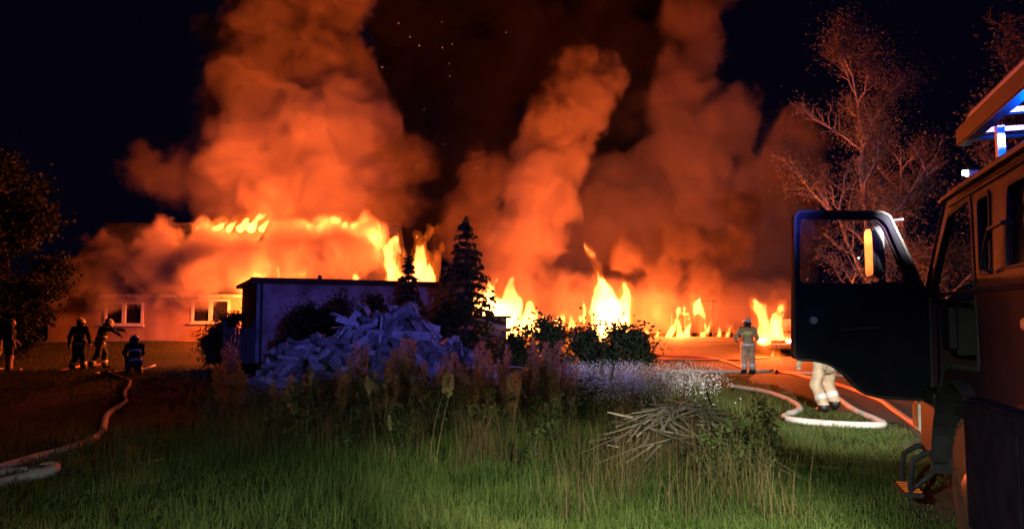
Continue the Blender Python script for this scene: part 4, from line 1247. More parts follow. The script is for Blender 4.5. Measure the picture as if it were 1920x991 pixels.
hose([(188,702),(215,706),(241,716),(240,730),(232,745),(236,757),(215,772),(199,785),(195,800),(189,818),(168,833),(130,848),(80,862),(20,880),(-60,905)], .052, "long hose winding from the kneeling firefighter to the left edge")
hose([(-60,900),(0,894),(40,890),(75,888)], .045, "short hose end with metal coupling at the left edge", ends=(1,))
hose([(-60,935),(0,916),(40,906),(80,897),(103,889),(98,882),(80,886)], .055, "thick bright hose bent back at the bottom left corner")
hose([(182,703),(205,701),(228,698),(240,697)], .045, "short bright hose piece by the kneeling firefighter's knee", ends=(0,))
hose([(110,697),(140,690),(165,686),(190,684)], .04, "red hose passing behind the standing firefighters' feet", M_redhose)
hose([(-30,695),(10,693),(40,694)], .04, "bluish hose at the far left beside the bush")
hose([(265,694),(280,690),(290,686)], .04, "red lit hose end right of the kneeling firefighter")
hose([(1225,694),(1270,698),(1330,699),(1400,699),(1452,697)], .055, "pale straight hose behind the standing firefighter's boots")
hose([(1215,662),(1270,668),(1330,672),(1365,680),(1390,690),(1400,697)], .05, "orange hose running from the fire to the standing firefighter", M_redhose)
hose([(1225,672),(1270,676),(1330,676),(1390,676),(1440,672)], .045, "thin dark red hose farthest back on the drive", M_redhose)
hose([(1452,700),(1475,702),(1530,714),(1590,730),(1640,750),(1680,776),(1730,812),(1790,860)], .055, "orange hose curving to the engine's front wheel", M_redhose)
hose([(1452,697),(1500,701),(1560,705),(1640,712),(1720,720)], .05, "grey hose behind the walking firefighter")
hose([(1370,727),(1430,737),(1475,752),(1499,768),(1492,777),(1472,782),(1475,790),(1510,796),(1570,801),(1630,803),(1657,801),(1640,791),(1605,775),(1580,757),(1560,738)], .055, "looped hose in front of the walking firefighter, white where lit")
# ================================================================== people
M_skin = simple("skin", (.45, .27, .2), .55, var=.1)
M_navy = simple("navy_turnout_cloth", (.018, .02, .032), .85, var=.35, scale=9, bump=.2)
M_sand = simple("sand_turnout_cloth", (.52, .42, .29), .85, var=.18, scale=9, bump=.25)
M_sandj = simple("dark_sand_jacket", (.36, .29, .20), .85, var=.25, scale=9, bump=.25)
M_glove = simple("glove_leather", (.05, .045, .04), .8, var=.3)
M_greyglove = simple("pale_glove", (.40, .40, .42), .8, var=.2)
M_boot = simple("black_boot", (.015, .015, .015), .5, var=.3)
M_refl = simple("silver_reflective_band", (.72, .74, .74), .35, var=.08, spec=.8)
M_lime = M_lime
M_reflY = simple("lime_yellow_panel", (.55, .62, .06), .5, var=.08)
M_helm = simple("pale_helmet", (.45, .42, .42), .28, var=.06)
M_helmr = simple("red_helmet", (.5, .06, .05), .28, var=.06)
M_hair = simple("dark_hair", (.02, .015, .012), .8)
M_eye = simple("eye_dark", (.02, .02, .02), .2)
M_shirt = simple("dark_shirt", (.03, .03, .04), .9)
M_shorts = simple("dark_shorts", (.04, .04, .05), .9)

def person(label, loc, rz, J, jacket, trousers, glove, bands=(), helmet=None, panel=None, skin_legs=False, scale=1.0, res=.016, text=None):
    J = {k: np.array(v, np.float32) for k, v in J.items()}
    caps = []        # (a, b, ra, rb, material index, tag)
    JK, TR, SK, GL, BT = 0, 1, 2, 3, 4
    pv, ch, nk, hd = J['pelvis'], J['chest'], J['neck'], J['head']
    for s in 'lr':
        sh, el, wr, hp_, kn, an, to = (J[s + k] for k in ('sh', 'el', 'wr', 'hip', 'knee', 'ank', 'toe'))
        caps += [(ch * .6 + nk * .4, sh, .10, .085, JK, 'b'), (sh, el, .082, .068, JK, s + 'ua'), (el, wr, .068, .052, JK, s + 'fa')]
        caps += [(hp_, kn, .128, .105, TR, s + 'th'), (kn, an, .108, .098, TR, s + 'sh')]
        caps += [(an, an + (to - an) * .45 + np.array([0, 0, -.03]), .066, .055, BT, 'f'), (an + (to - an) * .45 + np.array([0, 0, -.03]), to, .055, .042, BT, 'f')]
        # hand: palm, four bent fingers, thumb
        d = (wr - el); d /= np.linalg.norm(d)
        hx = J.get(s + 'palm', np.array([0, 0, -1.0])) ; hx = hx - d * (hx @ d); hx /= (np.linalg.norm(hx) + 1e-6)
        w = np.cross(d, hx)
        if s == 'r': w = -w
        p1 = wr + d * .085
        caps += [(wr, p1 + w * .015, .036, .036, GL, 'h'), (wr, p1 - w * .02, .034, .032, GL, 'h')]
        for i, (o_, L) in enumerate(((.034, .072), (.012, .082), (-.011, .076), (-.033, .06))):
            b0 = p1 + w * o_; b1 = b0 + d * L * .5 + hx * .018; b2 = b1 + d * L * .32 + hx * .035
            caps += [(b0, b1, .0135, .0125, GL, 'h'), (b1, b2, .0125, .0105, GL, 'h')]
        t0 = wr + d * .03 + w * .035; t1 = t0 + w * .035 + d * .03 + hx * .015; t2 = t1 + d * .035 + hx * .02
        caps += [(t0, t1, .017, .014, GL, 'h'), (t1, t2, .014, .012, GL, 'h')]
    caps += [(pv, ch, .165, .175, JK, 'torso'), (J['lhip'], J['rhip'], .135, .135, TR, 'b'), (J['lsh'], J['rsh'], .10, .10, JK, 'b'), (ch, nk, .15, .085, JK, 'b'), (pv + (pv - ch) * .28, ch, .17, .17, JK, 'torso'), (nk, hd, .066, .062, SK, 'n')]
    up = hd - nk; up /= np.linalg.norm(up)
    fw = J.get('face', np.array([0, 1, 0], np.float32)); fw = fw - up * (fw @ up); fw /= np.linalg.norm(fw)
    sd = np.cross(fw, up)
    caps += [(hd + up * .035 - fw * .01, hd + up * .035 + fw * .02, .098, .092, SK, 'hd'), (hd - up * .045 + fw * .025, hd - up * .045 + fw * .045, .062, .05, SK, 'hd'),
             (hd + fw * .105 + up * .02, hd + fw * .125 - up * .012, .010, .016, SK, 'hd'), (hd + fw * .09 - up * .05, hd + fw * .09 - up * .05, .022, .022, SK, 'hd')]
    for s in (-1, 1): caps.append((hd + sd * .088 * s + up * .025 - fw * .01, hd + sd * .092 * s - up * .02 - fw * .005, .018, .013, SK, 'hd'))
    allp = np.array([c[0] for c in caps] + [c[1] for c in caps])
    lo = allp.min(0) - .26; hi = allp.max(0) + .26
    g = grid_pts(lo, hi, res)
    f = None
    for a, b, ra, rb, mi, tg in caps:
        m0 = np.minimum(a, b) - max(ra, rb) - .13; m1 = np.maximum(a, b) + max(ra, rb) + .13
        i0 = np.clip(np.floor((m0 - lo) / res).astype(int), 0, None); i1 = np.clip(np.ceil((m1 - lo) / res).astype(int), 0, np.array(g.shape[:3]))
        sl = tuple(slice(i0[k], i1[k]) for k in range(3))
        if f is None: f = np.full(g.shape[:3], .2, np.float32)
        e = capsule_sdf(g[sl], a, b, ra, rb)
        f[sl] = smin(f[sl], e, .008 if tg == 'h' else (.02 if tg == 'hd' else .045))
    # folds in the cloth
    f = f + .006 * fbm(g * np.array([9, 9, 6], np.float32), 2, 3)
    V, F = surface_nets(f, lo, res)
    # material of a face: the nearest limb
    def which(C):
        best = np.full(len(C), 1e9); mi = np.zeros(len(C), np.int32)
        for a, b, ra, rb, k, tg in caps:
            e = capsule_sdf(C.astype(np.float32), a, b, ra, rb)
            if k == TR and tg == 'b': e = e + .02
            m = e < best; best[m] = e[m]; mi[m] = k
        return mi
    C = V[F].mean(1)
    mi = which(C)
    for s in 'lr':
        q = C - J[s + 'ank']; mi[(mi == TR) & (np.linalg.norm(q[:, :2], axis=1) < .2) & (q[:, 2] < .04)] = BT
    root = empty("person", loc, rz); tag(root, label, "person"); root.scale = (scale,) * 3
    me = mesh_np("body", V, F)
    for m in (jacket, trousers, M_skin, glove, M_boot): me.materials.append(m)
    if skin_legs:
        an = (J['lknee'][2] + .08); mi[(mi == TR) & (C[:, 2] < an)] = SK
        for s in 'lr':
            d = capsule_sdf(C.astype(np.float32), J[s+'el'], J[s+'wr'], .07, .05); mi[(mi == JK) & (d < .02)] = SK
        mi[mi == GL] = SK
    me.polygons.foreach_set("material_index", mi)
    body = link("body", me, None, root, smooth=True)
    def piece(fn, name, m, lo2=None, hi2=None):
        f2 = fn(g)
        if (f2 < 0).sum() < 4: return
        f2[0] = f2[-1] = 1; f2[:, 0] = f2[:, -1] = 1; f2[:, :, 0] = f2[:, :, -1] = 1
        v, q = surface_nets(f2, lo, res)
        return link(name, mesh_np(name, v, q), m, root, smooth=True)
    seg = {c[5]: c for c in caps if c[5] not in 'bfhn'}
    for (limb, t, wd, m) in bands:
        a, b, ra, rb = seg[limb][:4]; ab = b - a; L = float(np.linalg.norm(ab))
        def fn(p):
            tt = ((p - a) * (ab / L)).sum(-1)
            e = capsule_sdf(p, a, b, ra + .05, rb + .05)
            return np.maximum(np.maximum(f - .012, np.abs(tt - t * L) - wd), e)
        piece(fn, "reflective_band", m)
    if panel:
        cz, hw, hh, m = panel
        def fn(p):
            q = (p - ch); x = np.abs(q[..., 0]) - hw; z = np.abs(q[..., 2] - cz) - hh
            return np.maximum(np.maximum(np.maximum(f - .014, x), z), q[..., 1] + .04)
        bp = piece(fn, "back_panel", m)
        if text and bp:
            from mathutils.bvhtree import BVHTree
            cu = bpy.data.curves.new("lettering", 'FONT'); cu.body = text; cu.size = hh * 1.7; cu.align_x = 'CENTER'; cu.align_y = 'CENTER'
            to_ = bpy.data.objects.new("lettering_curve", cu); COL.objects.link(to_)
            dg = bpy.context.evaluated_depsgraph_get(); tm = bpy.data.meshes.new_from_object(to_.evaluated_get(dg))
            bpy.data.objects.remove(to_)
            bv = BVHTree.FromPolygons([v.co for v in bp.data.vertices], [tuple(p.vertices) for p in bp.data.polygons])
            for v in tm.vertices:
                x, z = v.co.x * .85 + float(ch[0]), v.co.y + float(ch[2]) + cz
                h = bv.ray_cast(Vector((x, -3, z)), Vector((0, 1, 0)))[0]
                v.co = Vector((x, (h.y if h else float(ch[1]) - .18) - .006, z))
            link("lettering", tm, M_refl, bp)
    # eyes
    for s in (-1, 1):
        q = hd + fw * .100 + sd * .033 * s + up * .022
        MB().lathe([(.003, -.01), (.010, -.006), (.012, 0), (.010, .006), (.003, .01)], 8, Matrix.Translation(q.tolist())).build("eye", M_eye, root, smooth=True)
    if helmet is not None:
        c = hd + up * .055
        R = np.stack([sd, fw, up])
        def fn(p):
            q = (p - c) @ R.T.astype(np.float32)
            e = (np.sqrt((q[..., 0] / .135) ** 2 + (q[..., 1] / .16) ** 2 + (q[..., 2] / .135) ** 2) - 1) * .14
            dome = np.maximum(e, -.03 - q[..., 2])
            br = np.maximum((np.sqrt((q[..., 0] / .155) ** 2 + ((q[..., 1] - .01) / .19) ** 2) - 1) * .16, np.abs(q[..., 2] + .03) - .014)
            cm = np.maximum(np.maximum(np.abs(q[..., 0]) - .018, e - .02), .03 - q[..., 2])
            return smin(np.minimum(dome, br), cm, .015)
        hm = piece(fn, "helmet", helmet)
        def fn2(p):
            q = (p - c) @ R.T.astype(np.float32)
            return np.maximum(np.maximum((np.sqrt((q[..., 0] / .125) ** 2 + (q[..., 1] / .125) ** 2) - 1) * .125, np.abs(q[..., 2] + .12) - .09), q[..., 1] - .03)
        piece(fn2, "neck_guard", M_navy)
    else:
        def fn(p):
            q = p - (hd + up * .05 - fw * .015)
            return np.maximum(np.sqrt((q * q).sum(-1)) - .108, ((p - hd) @ fw.astype(np.float32)) - .055)
        piece(fn, "hair", M_hair)
    return root

def stand(**kw):
    J = dict(pelvis=(0, 0, .98), chest=(0, .02, 1.33), neck=(0, .03, 1.52), head=(0, .05, 1.65),
             lsh=(-.21, .02, 1.43), rsh=(.21, .02, 1.43), lel=(-.30, .0, 1.16), rel=(.30, .0, 1.16), lwr=(-.27, .18, 1.0), rwr=(.27, .18, 1.0),
             lhip=(-.105, 0, .93), rhip=(.105, 0, .93), lknee=(-.13, .03, .50), rknee=(.13, .03, .50), lank=(-.14, 0, .10), rank=(.14, 0, .10), ltoe=(-.17, .18, .045), rtoe=(.17, .18, .045))
    J.update(kw); return J
def foot(u, v, d=None):
    p = GT(u, v) if d is None else P(u, v, d)
    return Vector((p.x, p.y, gz(p.x, p.y)))
R_ = M_refl
fb = lambda m=R_: [('torso', .15, .04, m), ('torso', .93, .03, m), ('lsh', .58, .05, m), ('rsh', .58, .05, m), ('lfa', .62, .035, m), ('rfa', .62, .035, m)]
person("firefighter in sand turnout gear seen from behind, watching the burning car", foot(1403, 700), math.radians(-6),
       stand(lel=(-.38, .02, 1.2), lwr=(-.30, .26, 1.12), rel=(.34, .12, 1.18), rwr=(.36, .40, 1.10), head=(.02, .07, 1.65), lknee=(-.12, .05, .5), rank=(.13, -.05, .1), rtoe=(.17, .12, .045)),
       M_sandj, M_sand, M_glove, fb(), M_helm, (.02, .15, .065, M_reflY), text="STRAŻ", scale=1.02)
person("walking firefighter in sand trousers half hidden by the open truck door", foot(1552, 772), math.radians(8),
       stand(pelvis=(0, 0, .97), chest=(0, .16, 1.30), neck=(0, .22, 1.47), head=(0, .28, 1.60), lsh=(-.21, .18, 1.40), rsh=(.21, .18, 1.40), lel=(-.36, .10, 1.13), lwr=(-.40, .22, .93), rel=(.32, .16, 1.12), rwr=(.30, .38, 1.02),
             lknee=(-.16, .10, .50), lank=(-.13, -.10, .11), ltoe=(-.15, .09, .045), rknee=(.14, .20, .52), rank=(.19, .06, .16), rtoe=(.22, .2, .06)),
       M_sandj, M_sand, M_sandj, fb(), M_helm)
person("firefighter in dark gear with two silver back bands, seen from behind at left", foot(146, 693), math.radians(4),
       stand(lel=(-.33, -.02, 1.17), lwr=(-.36, .06, .93), rel=(.33, -.03, 1.17), rwr=(.38, .0, .95), lknee=(-.12, .08, .5), lank=(-.16, -.12, .12), rank=(.16, .05, .1), rtoe=(.2, .22, .045)),
       M_navy, M_navy, M_greyglove, [('torso', .10, .05, R_), ('torso', .78, .045, R_), ('lsh', .8, .05, R_), ('rsh', .65, .05, R_)], M_helm, scale=1.0)
person("firefighter in dark gear pointing his arm at the burning house", foot(186, 689), math.radians(-62),
       stand(chest=(0, .08, 1.33), neck=(0, .14, 1.50), head=(.0, .22, 1.60), lsh=(-.2, .12, 1.42), rsh=(.2, .12, 1.42), lel=(-.16, .44, 1.40), lwr=(-.12, .72, 1.37), rel=(.24, .38, 1.38), rwr=(.16, .62, 1.20),
             lknee=(-.12, .16, .52), lank=(-.12, .16, .10), ltoe=(-.12, .36, .045), rknee=(.12, -.05, .50), rank=(.12, -.28, .12), rtoe=(.12, -.1, .045)),
       M_navy, M_navy, M_glove, [('torso', .1, .03, R_), ('torso', .6, .03, R_), ('lsh', .7, .05, R_), ('rsh', .7, .05, R_)], M_helm, scale=1.0)
person("kneeling firefighter in dark gear handling hose couplings on the ground", foot(252, 700), math.radians(35),
       stand(pelvis=(0, -.05, .46), chest=(0, .12, .80), neck=(0, .2, .98), head=(0, .28, 1.09), lsh=(-.2, .17, .90), rsh=(.2, .17, .90), lel=(-.28, .36, .68), lwr=(-.16, .52, .45), rel=(.28, .34, .68), rwr=(.16, .5, .42), face=(0, .8, -.4),
             lhip=(-.11, -.03, .44), rhip=(.11, -.03, .44), lknee=(-.15, .36, .46), lank=(-.15, .26, .10), ltoe=(-.17, .46, .045), rknee=(.14, .26, .12), rank=(.14, -.16, .10), rtoe=(.15, -.32, .05)),
       M_navy, M_navy, M_glove, [('torso', .1, .05, R_), ('torso', .8, .04, R_), ('lsh', .6, .05, R_)], simple("blue_helmet", (.12, .14, .35), .3), scale=1.0)
person("bystander in dark shirt with bare legs beside the bush at the left edge", foot(14, 697), math.radians(-50),
       stand(lel=(-.27, .08, 1.16), lwr=(-.26, .28, 1.0), rel=(.28, .0, 1.16), rwr=(.3, .12, .93), face=(.3, .8, -.3), lank=(-.13, .08, .1), ltoe=(-.15, .27, .045)),
       M_shirt, M_shorts, M_skin, skin_legs=True)

# ================================================================== burning car
M_carpaint = simple("scorched_car_paint", (.16, .13, .13), .45, var=.4, scale=4)
cp = foot(1452, 668)
car = empty("car", (cp.x + 1.0, cp.y + 1.7, cp.z), math.radians(152)); tag(car, "burning hatchback car with flames from its bonnet behind the standing firefighter", "car")
# local frame: +y is the front of the car
low = [(-2.0, .35), (-2.05, .8), (-1.95, .98), (.95, 1.0), (1.85, .82), (2.02, .62), (2.0, .32), (1.75, .28)] 
def carch(cy): return [(cy + .36 * math.cos(a), .30 + .36 * math.sin(a)) for a in np.linspace(0, math.pi, 9)]
poly = low + carch(1.3) + carch(-1.3) + [(-1.75, .28)]
MB().prism(poly, 0, -.8, .8).build("body", M_carpaint, car, bevel=.04)
MB().add([(-.72, -1.9, .99), (.72, -1.9, .99), (.72, .95, .99), (-.72, .95, .99), (-.6, -1.5, 1.44), (.6, -1.5, 1.44), (.6, .15, 1.46), (-.6, .15, 1.46)],
         ((0,3,2,1),(4,5,6,7),(0,1,5,4),(1,2,6,5),(2,3,7,6),(3,0,4,7))).build("cabin", M_char, car, bevel=.05)
for s in (-1, 1):
    MB().add([(s*.70, -1.2, 1.05), (s*.70, -.15, 1.05), (s*.635, -.15, 1.38), (s*.635, -1.1, 1.38), (s*.715, -1.2, 1.05), (s*.715, -.15, 1.05), (s*.65, -.15, 1.38), (s*.65, -1.1, 1.38)], ((0,3,2,1),(4,5,6,7),(0,1,5,4),(1,2,6,5),(2,3,7,6),(3,0,4,7))).build("side_window", M_dglass, car)
    MB().box((s * .58, 1.96, .66), (.3, .08, .15)).build("headlight", M_lit, car, bevel=.03)
    for y in (1.3, -1.3):
        w = empty("wheel", (s * .72, y, .30), 0, car); Rm = Matrix.Rotation(math.pi / 2 * s, 4, 'Y')
        MB().lathe([(.18, -.09), (.28, -.09), (.3, -.05), (.3, .05), (.28, .09), (.18, .09)], 20, Rm).build("tyre", M_rubber, w, smooth=True)
        MB().lathe([(.19, -.06), (.19, .07), (.15, .05), (.05, .06)], 16, Rm).build("rim", M_rim, w, smooth=True)
MB().box((0, 2.03, .42), (1.6, .12, .2)).build("front_bumper", M_black, car, bevel=.04)
MB().box((0, 2.03, .66), (.7, .05, .1)).build("grille", M_black, car)
hood = MB().box((0, 0, 0), (1.3, .95, .03)).build("bonnet", M_carpaint, car, bevel=.01, loc=(0, 1.0, 1.32), rot=(math.radians(38), 0, 0))
# ================================================================== fire and smoke
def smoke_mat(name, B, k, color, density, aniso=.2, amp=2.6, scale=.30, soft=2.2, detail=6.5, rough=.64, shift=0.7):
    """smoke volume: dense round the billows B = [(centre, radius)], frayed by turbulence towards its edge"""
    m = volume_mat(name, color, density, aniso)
    nt = m.node_tree; pv = [n for n in nt.nodes if n.type == 'PRINCIPLED_VOLUME'][0]
    def math_(op, a, b=None, c=None):
        n = nt.nodes.new("ShaderNodeMath"); n.operation = op
        for q, v in enumerate((a, b, c)):
            if v is None: continue
            if isinstance(v, (int, float)): n.inputs[q].default_value = v
            else: nt.links.new(v, n.inputs[q])
        return n.outputs[0]
    tc = nt.nodes.new("ShaderNodeTexCoord")
    nz = nt.nodes.new("ShaderNodeTexNoise")
    nz.inputs["Scale"].default_value = scale; nz.inputs["Detail"].default_value = detail
    nz.inputs["Roughness"].default_value = rough; nz.inputs["Distortion"].default_value = 0.35
    nt.links.new(tc.outputs["Object"], nz.inputs["Vector"])
    d = None
    for c, r in B:
        vd = nt.nodes.new("ShaderNodeVectorMath"); vd.operation = 'DISTANCE'; vd.inputs[1].default_value = [float(x) for x in c]
        nt.links.new(tc.outputs["Object"], vd.inputs[0])
        e = math_('SUBTRACT', vd.outputs["Value"], float(r))
        d = e if d is None else math_('SMOOTH_MIN', d, e, k)
    n = math_('MULTIPLY_ADD', nz.outputs[0], 2 * amp, -amp + shift)
    f = math_('SUBTRACT', n, d)
    f = math_('DIVIDE', f, soft)
    mr = nt.nodes.new("ShaderNodeMapRange"); mr.interpolation_type = 'SMOOTHSTEP'
    mr.inputs[1].default_value = 0; mr.inputs[2].default_value = 1; mr.inputs[3].default_value = 0; mr.inputs[4].default_value = density
    nt.links.new(f, mr.inputs[0]); nt.links.new(mr.outputs[0], pv.inputs["Density"])
    m.cycles.volume_step_rate = STEP
    return m
STEP = 0.6

def smoke_plume(name, label, blobs, d, color, density, res=0.4, k=1.2, amp=2.6, seed=0, scale=.30, soft=2.0, **kw):
    """blobs: (u, v, radius_px[, depth offset]) along the sight lines of the photo at distance d"""
    B = []
    for b in blobs:
        off = b[3] if len(b) > 3 else 0.0
        B.append((np.array(P(b[0], b[1], d + off)), b[2] / FPX * (d + off)))
    m = smoke_mat(name, B, k, color, density, amp=amp, scale=scale, soft=soft, **kw)
    cs = np.array([b[0] for b in B]); rs = np.array([b[1] for b in B])
    grow_ = amp * .32 + .6
    lo = (cs - rs[:, None]).min(0) - grow_ - 1.2; hi = (cs + rs[:, None]).max(0) + grow_ + 1.2
    lo[2] = max(lo[2], 0.9)
    g = grid_pts(lo, hi, res)
    f = blobs_sdf(g, B, k) - grow_ - .3 * vnoise(g * .5, seed)
    f[0] = f[-1] = 1; f[:, 0] = f[:, -1] = 1; f[:, :, 0] = f[:, :, -1] = 1
    V, F = surface_nets(f, lo, res)
    o = link(name, mesh_np(name, V, F), m, smooth=True)
    return tag(o, label, "smoke", "smoke plumes over the fire", "stuff")

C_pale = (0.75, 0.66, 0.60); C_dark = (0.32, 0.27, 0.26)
smoke_plume("smoke_column", "tall orange lit smoke column rising from the burning house roof",
  [(560,380,115),(650,340,90),(450,350,80),(345,335,40),(285,325,32),(500,280,120),(620,250,120),(510,180,110),(600,150,95),(530,80,105),(570,-20,115),(580,-150,130),(405,50,22)],
  50.8, C_pale, 1.6, seed=3, amp=3.0, scale=.36, soft=1.35)
smoke_plume("roof_smoke", "thick orange smoke rolling down over the house roof above the two windows",
  [(110,538,24,-2.6),(200,522,36,-2.6),(290,513,44,-2.6),(380,507,46,-2.6),(470,504,48,-2.4),(565,492,50,-1),(655,490,46,-1),(400,456,26,0),(540,458,26,0),(620,456,26,0),(690,448,24,1),(300,452,22,0),(190,472,16,0)],
  42.6, C_pale, 2.6, res=0.3, k=0.7, amp=1.5, scale=.6, soft=.9, seed=21)
smoke_plume("smoke_column.001", "narrow bright orange smoke plume leaning right in the middle of the fire",
  [(955,520,64),(975,440,66),(1005,370,64),(1030,300,58),(1045,245,54),(1080,200,60),(1120,155,40),(1085,130,28),(1140,118,14)],
  52, C_pale, 1.9, seed=41, amp=2.4, scale=.46, soft=1.3)
smoke_plume("smoke_column.002", "wide brownish smoke column drifting up beside the birch tree",
  [(1440,540,60),(1420,480,70),(1390,420,68),(1325,340,54),(1295,260,62),(1270,190,56),(1360,240,66),(1300,120,40),(1290,30,46),(1320,-60,70),(1450,350,84),(1480,270,50),(1490,440,50)],
  56, C_pale, 1.2, seed=61, amp=3.0, scale=.35, soft=1.35)
smoke_plume("background_smoke", "brown smoke bank behind the tall flame in the middle distance",
  [(1120,440,80),(1200,400,85),(1270,430,70),(1150,350,60),(1230,330,60),(1060,480,60),(1200,510,70)],
  61, C_pale, 1.0, seed=81, res=0.5, amp=3.2, soft=1.5)
smoke_plume("ground_smoke", "low glowing orange smoke right behind the flames on the ground",
  [(900,560,40),(980,570,45),(1060,570,45),(1140,575,50),(1230,580,50),(1310,580,48),(1390,580,44),(1460,575,46)],
  49, C_pale, 1.1, seed=121, amp=1.8, scale=.45, soft=1.6)
smoke_plume("dark_smoke", "dark smoke cloud hanging between the two brightest plumes",
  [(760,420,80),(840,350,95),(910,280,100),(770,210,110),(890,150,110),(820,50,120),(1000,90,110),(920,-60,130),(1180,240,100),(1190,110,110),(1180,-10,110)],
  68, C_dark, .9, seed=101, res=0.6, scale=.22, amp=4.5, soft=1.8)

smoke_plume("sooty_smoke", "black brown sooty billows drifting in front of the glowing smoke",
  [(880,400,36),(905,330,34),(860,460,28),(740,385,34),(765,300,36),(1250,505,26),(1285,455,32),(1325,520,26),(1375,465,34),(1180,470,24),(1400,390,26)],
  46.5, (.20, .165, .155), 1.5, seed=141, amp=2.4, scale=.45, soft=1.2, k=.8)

def flame_mat(name, col, s):
    m = bpy.data.materials.new(name); m.use_nodes = True
    nt = m.node_tree
    for n in list(nt.nodes): nt.nodes.remove(n)
    out = nt.nodes.new("ShaderNodeOutputMaterial")
    e = nt.nodes.new("ShaderNodeEmission"); e.inputs[0].default_value = (*col, 1); e.inputs[1].default_value = s
    nt.links.new(e.outputs[0], out.inputs["Volume"])
    return m
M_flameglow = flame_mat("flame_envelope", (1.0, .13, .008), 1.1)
M_flame = flame_mat("flame", (1.0, 0.30, 0.055), 14.0)

def fire(name, label, tongues, d, res=0.09, seed=0, lights=(), thick=1.0, wob=1.0):
    """tongues: (u0, v0, u1, v1, radius_px) from base to tip"""
    root = empty(name, P(tongues[0][0], tongues[0][1], d))
    tag(root, label, "fire", "flames of the burning buildings")
    ts = []
    for t in tongues:
        dd = random.uniform(-0.4, 0.4) * thick
        ts.append((np.array(P(t[0], t[1], d + dd)), np.array(P(t[2], t[3], d + dd)), t[4] / FPX * d))
    pts = np.array([t[0] for t in ts] + [t[1] for t in ts]); R = max(t[2] for t in ts)
    lo = pts.min(0) - R - 0.5; hi = pts.max(0) + R + 0.5
    g = grid_pts(lo, hi, res)
    zz = (g[..., 2] - pts[:, 2].min()) / max(0.5, pts[:, 2].max() - pts[:, 2].min())
    q = g * np.array([1.1, 1.1, 0.55], np.float32)
    w = np.stack([fbm(q + 3.3, 3, seed), fbm(q + 47.7, 3, seed + 1), fbm(q + 77.1, 3, seed + 2) * 0.6], -1)
    gw = g + w * (0.42 * wob * (0.35 + np.clip(zz, 0, 1))[..., None])
    f = None
    for a, b, r in ts:
        mid = a * 0.62 + b * 0.38
        e = np.minimum(capsule_sdf(gw, a, mid, r, r * 0.72), capsule_sdf(gw, mid, b, r * 0.72, 0.03))
        f = e if f is None else smin(f, e, 0.12)
    f = f + 0.24 * wob * np.clip(zz + 0.25, 0, 1.2) * fbm(g * np.array([3.4, 3.4, 1.3], np.float32) + w, 4, seed + 5, .6)
    f[0] = f[-1] = 1; f[:, 0] = f[:, -1] = 1; f[:, :, 0] = f[:, :, -1] = 1
    V, F = surface_nets(f, lo, res)
    o = link("flames", mesh_np(name, V - np.array(root.location), F), M_flame, root, smooth=True)
    # glowing envelope added as a soft bloom round the flames
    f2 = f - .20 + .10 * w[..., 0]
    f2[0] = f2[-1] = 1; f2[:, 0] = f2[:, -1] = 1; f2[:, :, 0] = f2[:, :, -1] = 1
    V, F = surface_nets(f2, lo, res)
    link("flame_glow", mesh_np(name + "_gas", V - np.array(root.location), F), M_flameglow, root, smooth=True)
    for (u, v, dl, pw, rad) in lights:
        point_light("fire_glow", P(u, v, dl) - root.location, pw, (1.0, 0.135, 0.022), rad, root)
    return root

fire("roof_fire", "line of flames along the left part of the house roof ridge",
     [(372,428,392,420,4),(402,428,420,414,6),(428,428,445,411,8),(450,428,466,408,9),(470,428,487,400,10),(490,428,502,404,8)], 44.0, seed=1, wob=.6,
     lights=[(400,405,44.0,1700,0.3),(480,398,44.0,2300,0.3)])
fire("roof_fire", "line of flames along the right part of the house roof ridge",
     [(578,426,592,416,6),(600,428,612,412,9),(622,430,632,402,11),(645,428,655,408,9),(665,424,686,412,5)], 44.0, seed=2, wob=.6,
     lights=[(620,400,44.0,3600,0.3)])
fire("gable_fire", "ragged flames climbing the right gable of the house roof",
     [(698,480,703,448,4),(706,468,704,425,4),(711,495,706,460,4)], 43.5, seed=6, wob=1.0, lights=[(700,450,42.8,2000,.3)])
fire("shed_fire", "two tall flames standing up behind the low shed roof",
     [(738,545,744,464,13),(760,545,757,492,12),(785,545,796,440,17),(803,545,798,470,14),(770,545,775,500,14)], 34, seed=3,
     lights=[(790,480,33.3,10500,0.3)])
fire("door_fire", "flames bursting from the house doorway left of the shed corner",
     [(470,600,472,545,7),(478,600,480,525,6),(484,590,486,515,5)], 39.2, seed=8, lights=[(474,565,38.4,4500,.2)])
fire("eaves_fire", "small flames licking along the eaves above the shed roof",
     [(512,530,515,513,5),(530,530,545,514,6),(552,530,556,518,4),(660,532,664,520,5)], 38.5, seed=9, lights=[(535,505,37.8,1600,.2)])
fire("yard_fire", "broad bright fire glowing behind the hedge right of the fir tree",
     [(922,608,930,528,38),(955,610,960,536,30),(990,612,1000,565,18),(905,605,912,550,18),(1020,615,1024,585,12),(1045,615,1050,590,9),(1070,615,1068,592,8)], 38, seed=4,
     lights=[(940,555,37.3,11000,0.3)])
fire("tall_fire", "tallest leaning flame with a narrow top above the hedge",
     [(1150,615,1122,505,30),(1128,540,1107,474,9),(1168,615,1169,515,15),(1135,615,1120,540,26),(1172,610,1185,565,9)], 44, seed=5,
     lights=[(1145,550,43.5,12000,0.4),(1112,490,43.5,1500,.2)])
fire("hedge_fire", "small flames showing low through the hedge leaves",
     [(1095,600,1092,568,6),(1128,640,1128,610,9),(1118,640,1115,618,7)], 40, seed=10, lights=[(1125,620,39.5,900,.2)])
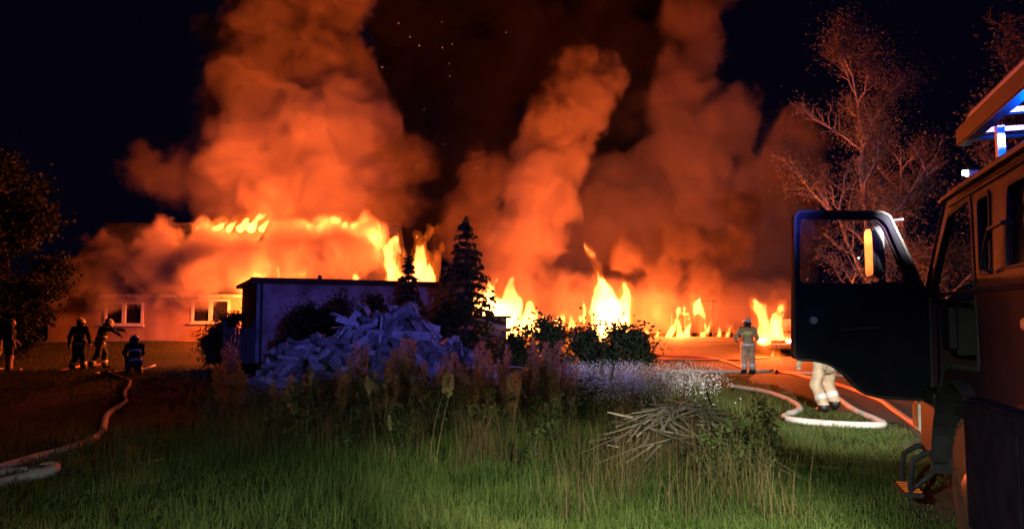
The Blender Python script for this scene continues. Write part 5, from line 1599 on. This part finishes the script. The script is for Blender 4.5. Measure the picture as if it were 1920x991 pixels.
fire("frame_fire", "arched flames on the left half of the charred timber frame",
     [(1252,632,1264,590,7),(1262,606,1268,582,5),(1272,632,1268,590,7),(1285,632,1293,588,7),(1278,632,1290,612,6)], 45.5, seed=11, lights=[(1270,605,45,5000,.25)])
fire("post_fire", "flames wrapped round the tall post of the timber frame",
     [(1318,632,1322,610,5),(1316,612,1308,585,4),(1310,590,1318,564,5),(1306,575,1302,556,3),(1328,622,1336,606,4)], 45.5, seed=12, lights=[(1318,585,45,1600,.2)])
fire("debris_fire", "scattered low flames between the tall flame and the timber frame",
     [(1192,628,1196,606,5),(1208,630,1206,615,4),(1228,632,1232,612,5),(1345,630,1342,614,4),(1362,630,1366,618,4),(1385,632,1384,616,4)], 47, seed=16, lights=[(1215,610,46.5,1800,.2)])
fire("car_fire", "white hot flames over the bonnet of the burning car",
     [(1425,632,1412,575,12),(1438,632,1420,565,12),(1452,634,1446,590,12),(1465,636,1450,605,8)], cp.y - .2, seed=13, res=.07, lights=[(1440,600,cp.y - .8,3200,.2)])
fire("ground_fire", "low flames on the ground under the car front",
     [(1418,664,1420,655,4),(1432,666,1436,656,4),(1448,666,1450,657,4),(1464,664,1468,654,4)], cp.y - 1.2, seed=14, res=.06, lights=[])
fire("ground_fire", "thin line of burning debris on the ground left of the timber frame",
     [(1205,634,1206,629,3),(1222,634,1225,628,3),(1240,634,1242,629,3)], 44, seed=15, res=.07, lights=[])

# sparks blown up from the fire
rg4 = np.random.default_rng(77); n = 40
u = rg4.normal(790, 60, n); v = rg4.uniform(30, 400, n); d = rg4.uniform(34, 44, n)
cs = np.array([P(a, b, c) for a, b, c in zip(u, v, d)])
mbk = MB()
for c in cs:
    s = rg4.uniform(.006, .016)
    mbk.box(c, (s, s, s * rg4.uniform(1, 3)), (rg4.random(), rg4.random(), 0))
me = bpy.data.meshes.new("sparks"); me.from_pydata(mbk.v, [], mbk.f)
tag(link("sparks", me, simple("glowing_spark", (.1, .05, .02), .8, emit=(1, .35, .1), estr=3)), "glowing sparks drifting up in the dark smoke", "sparks", kind="stuff")
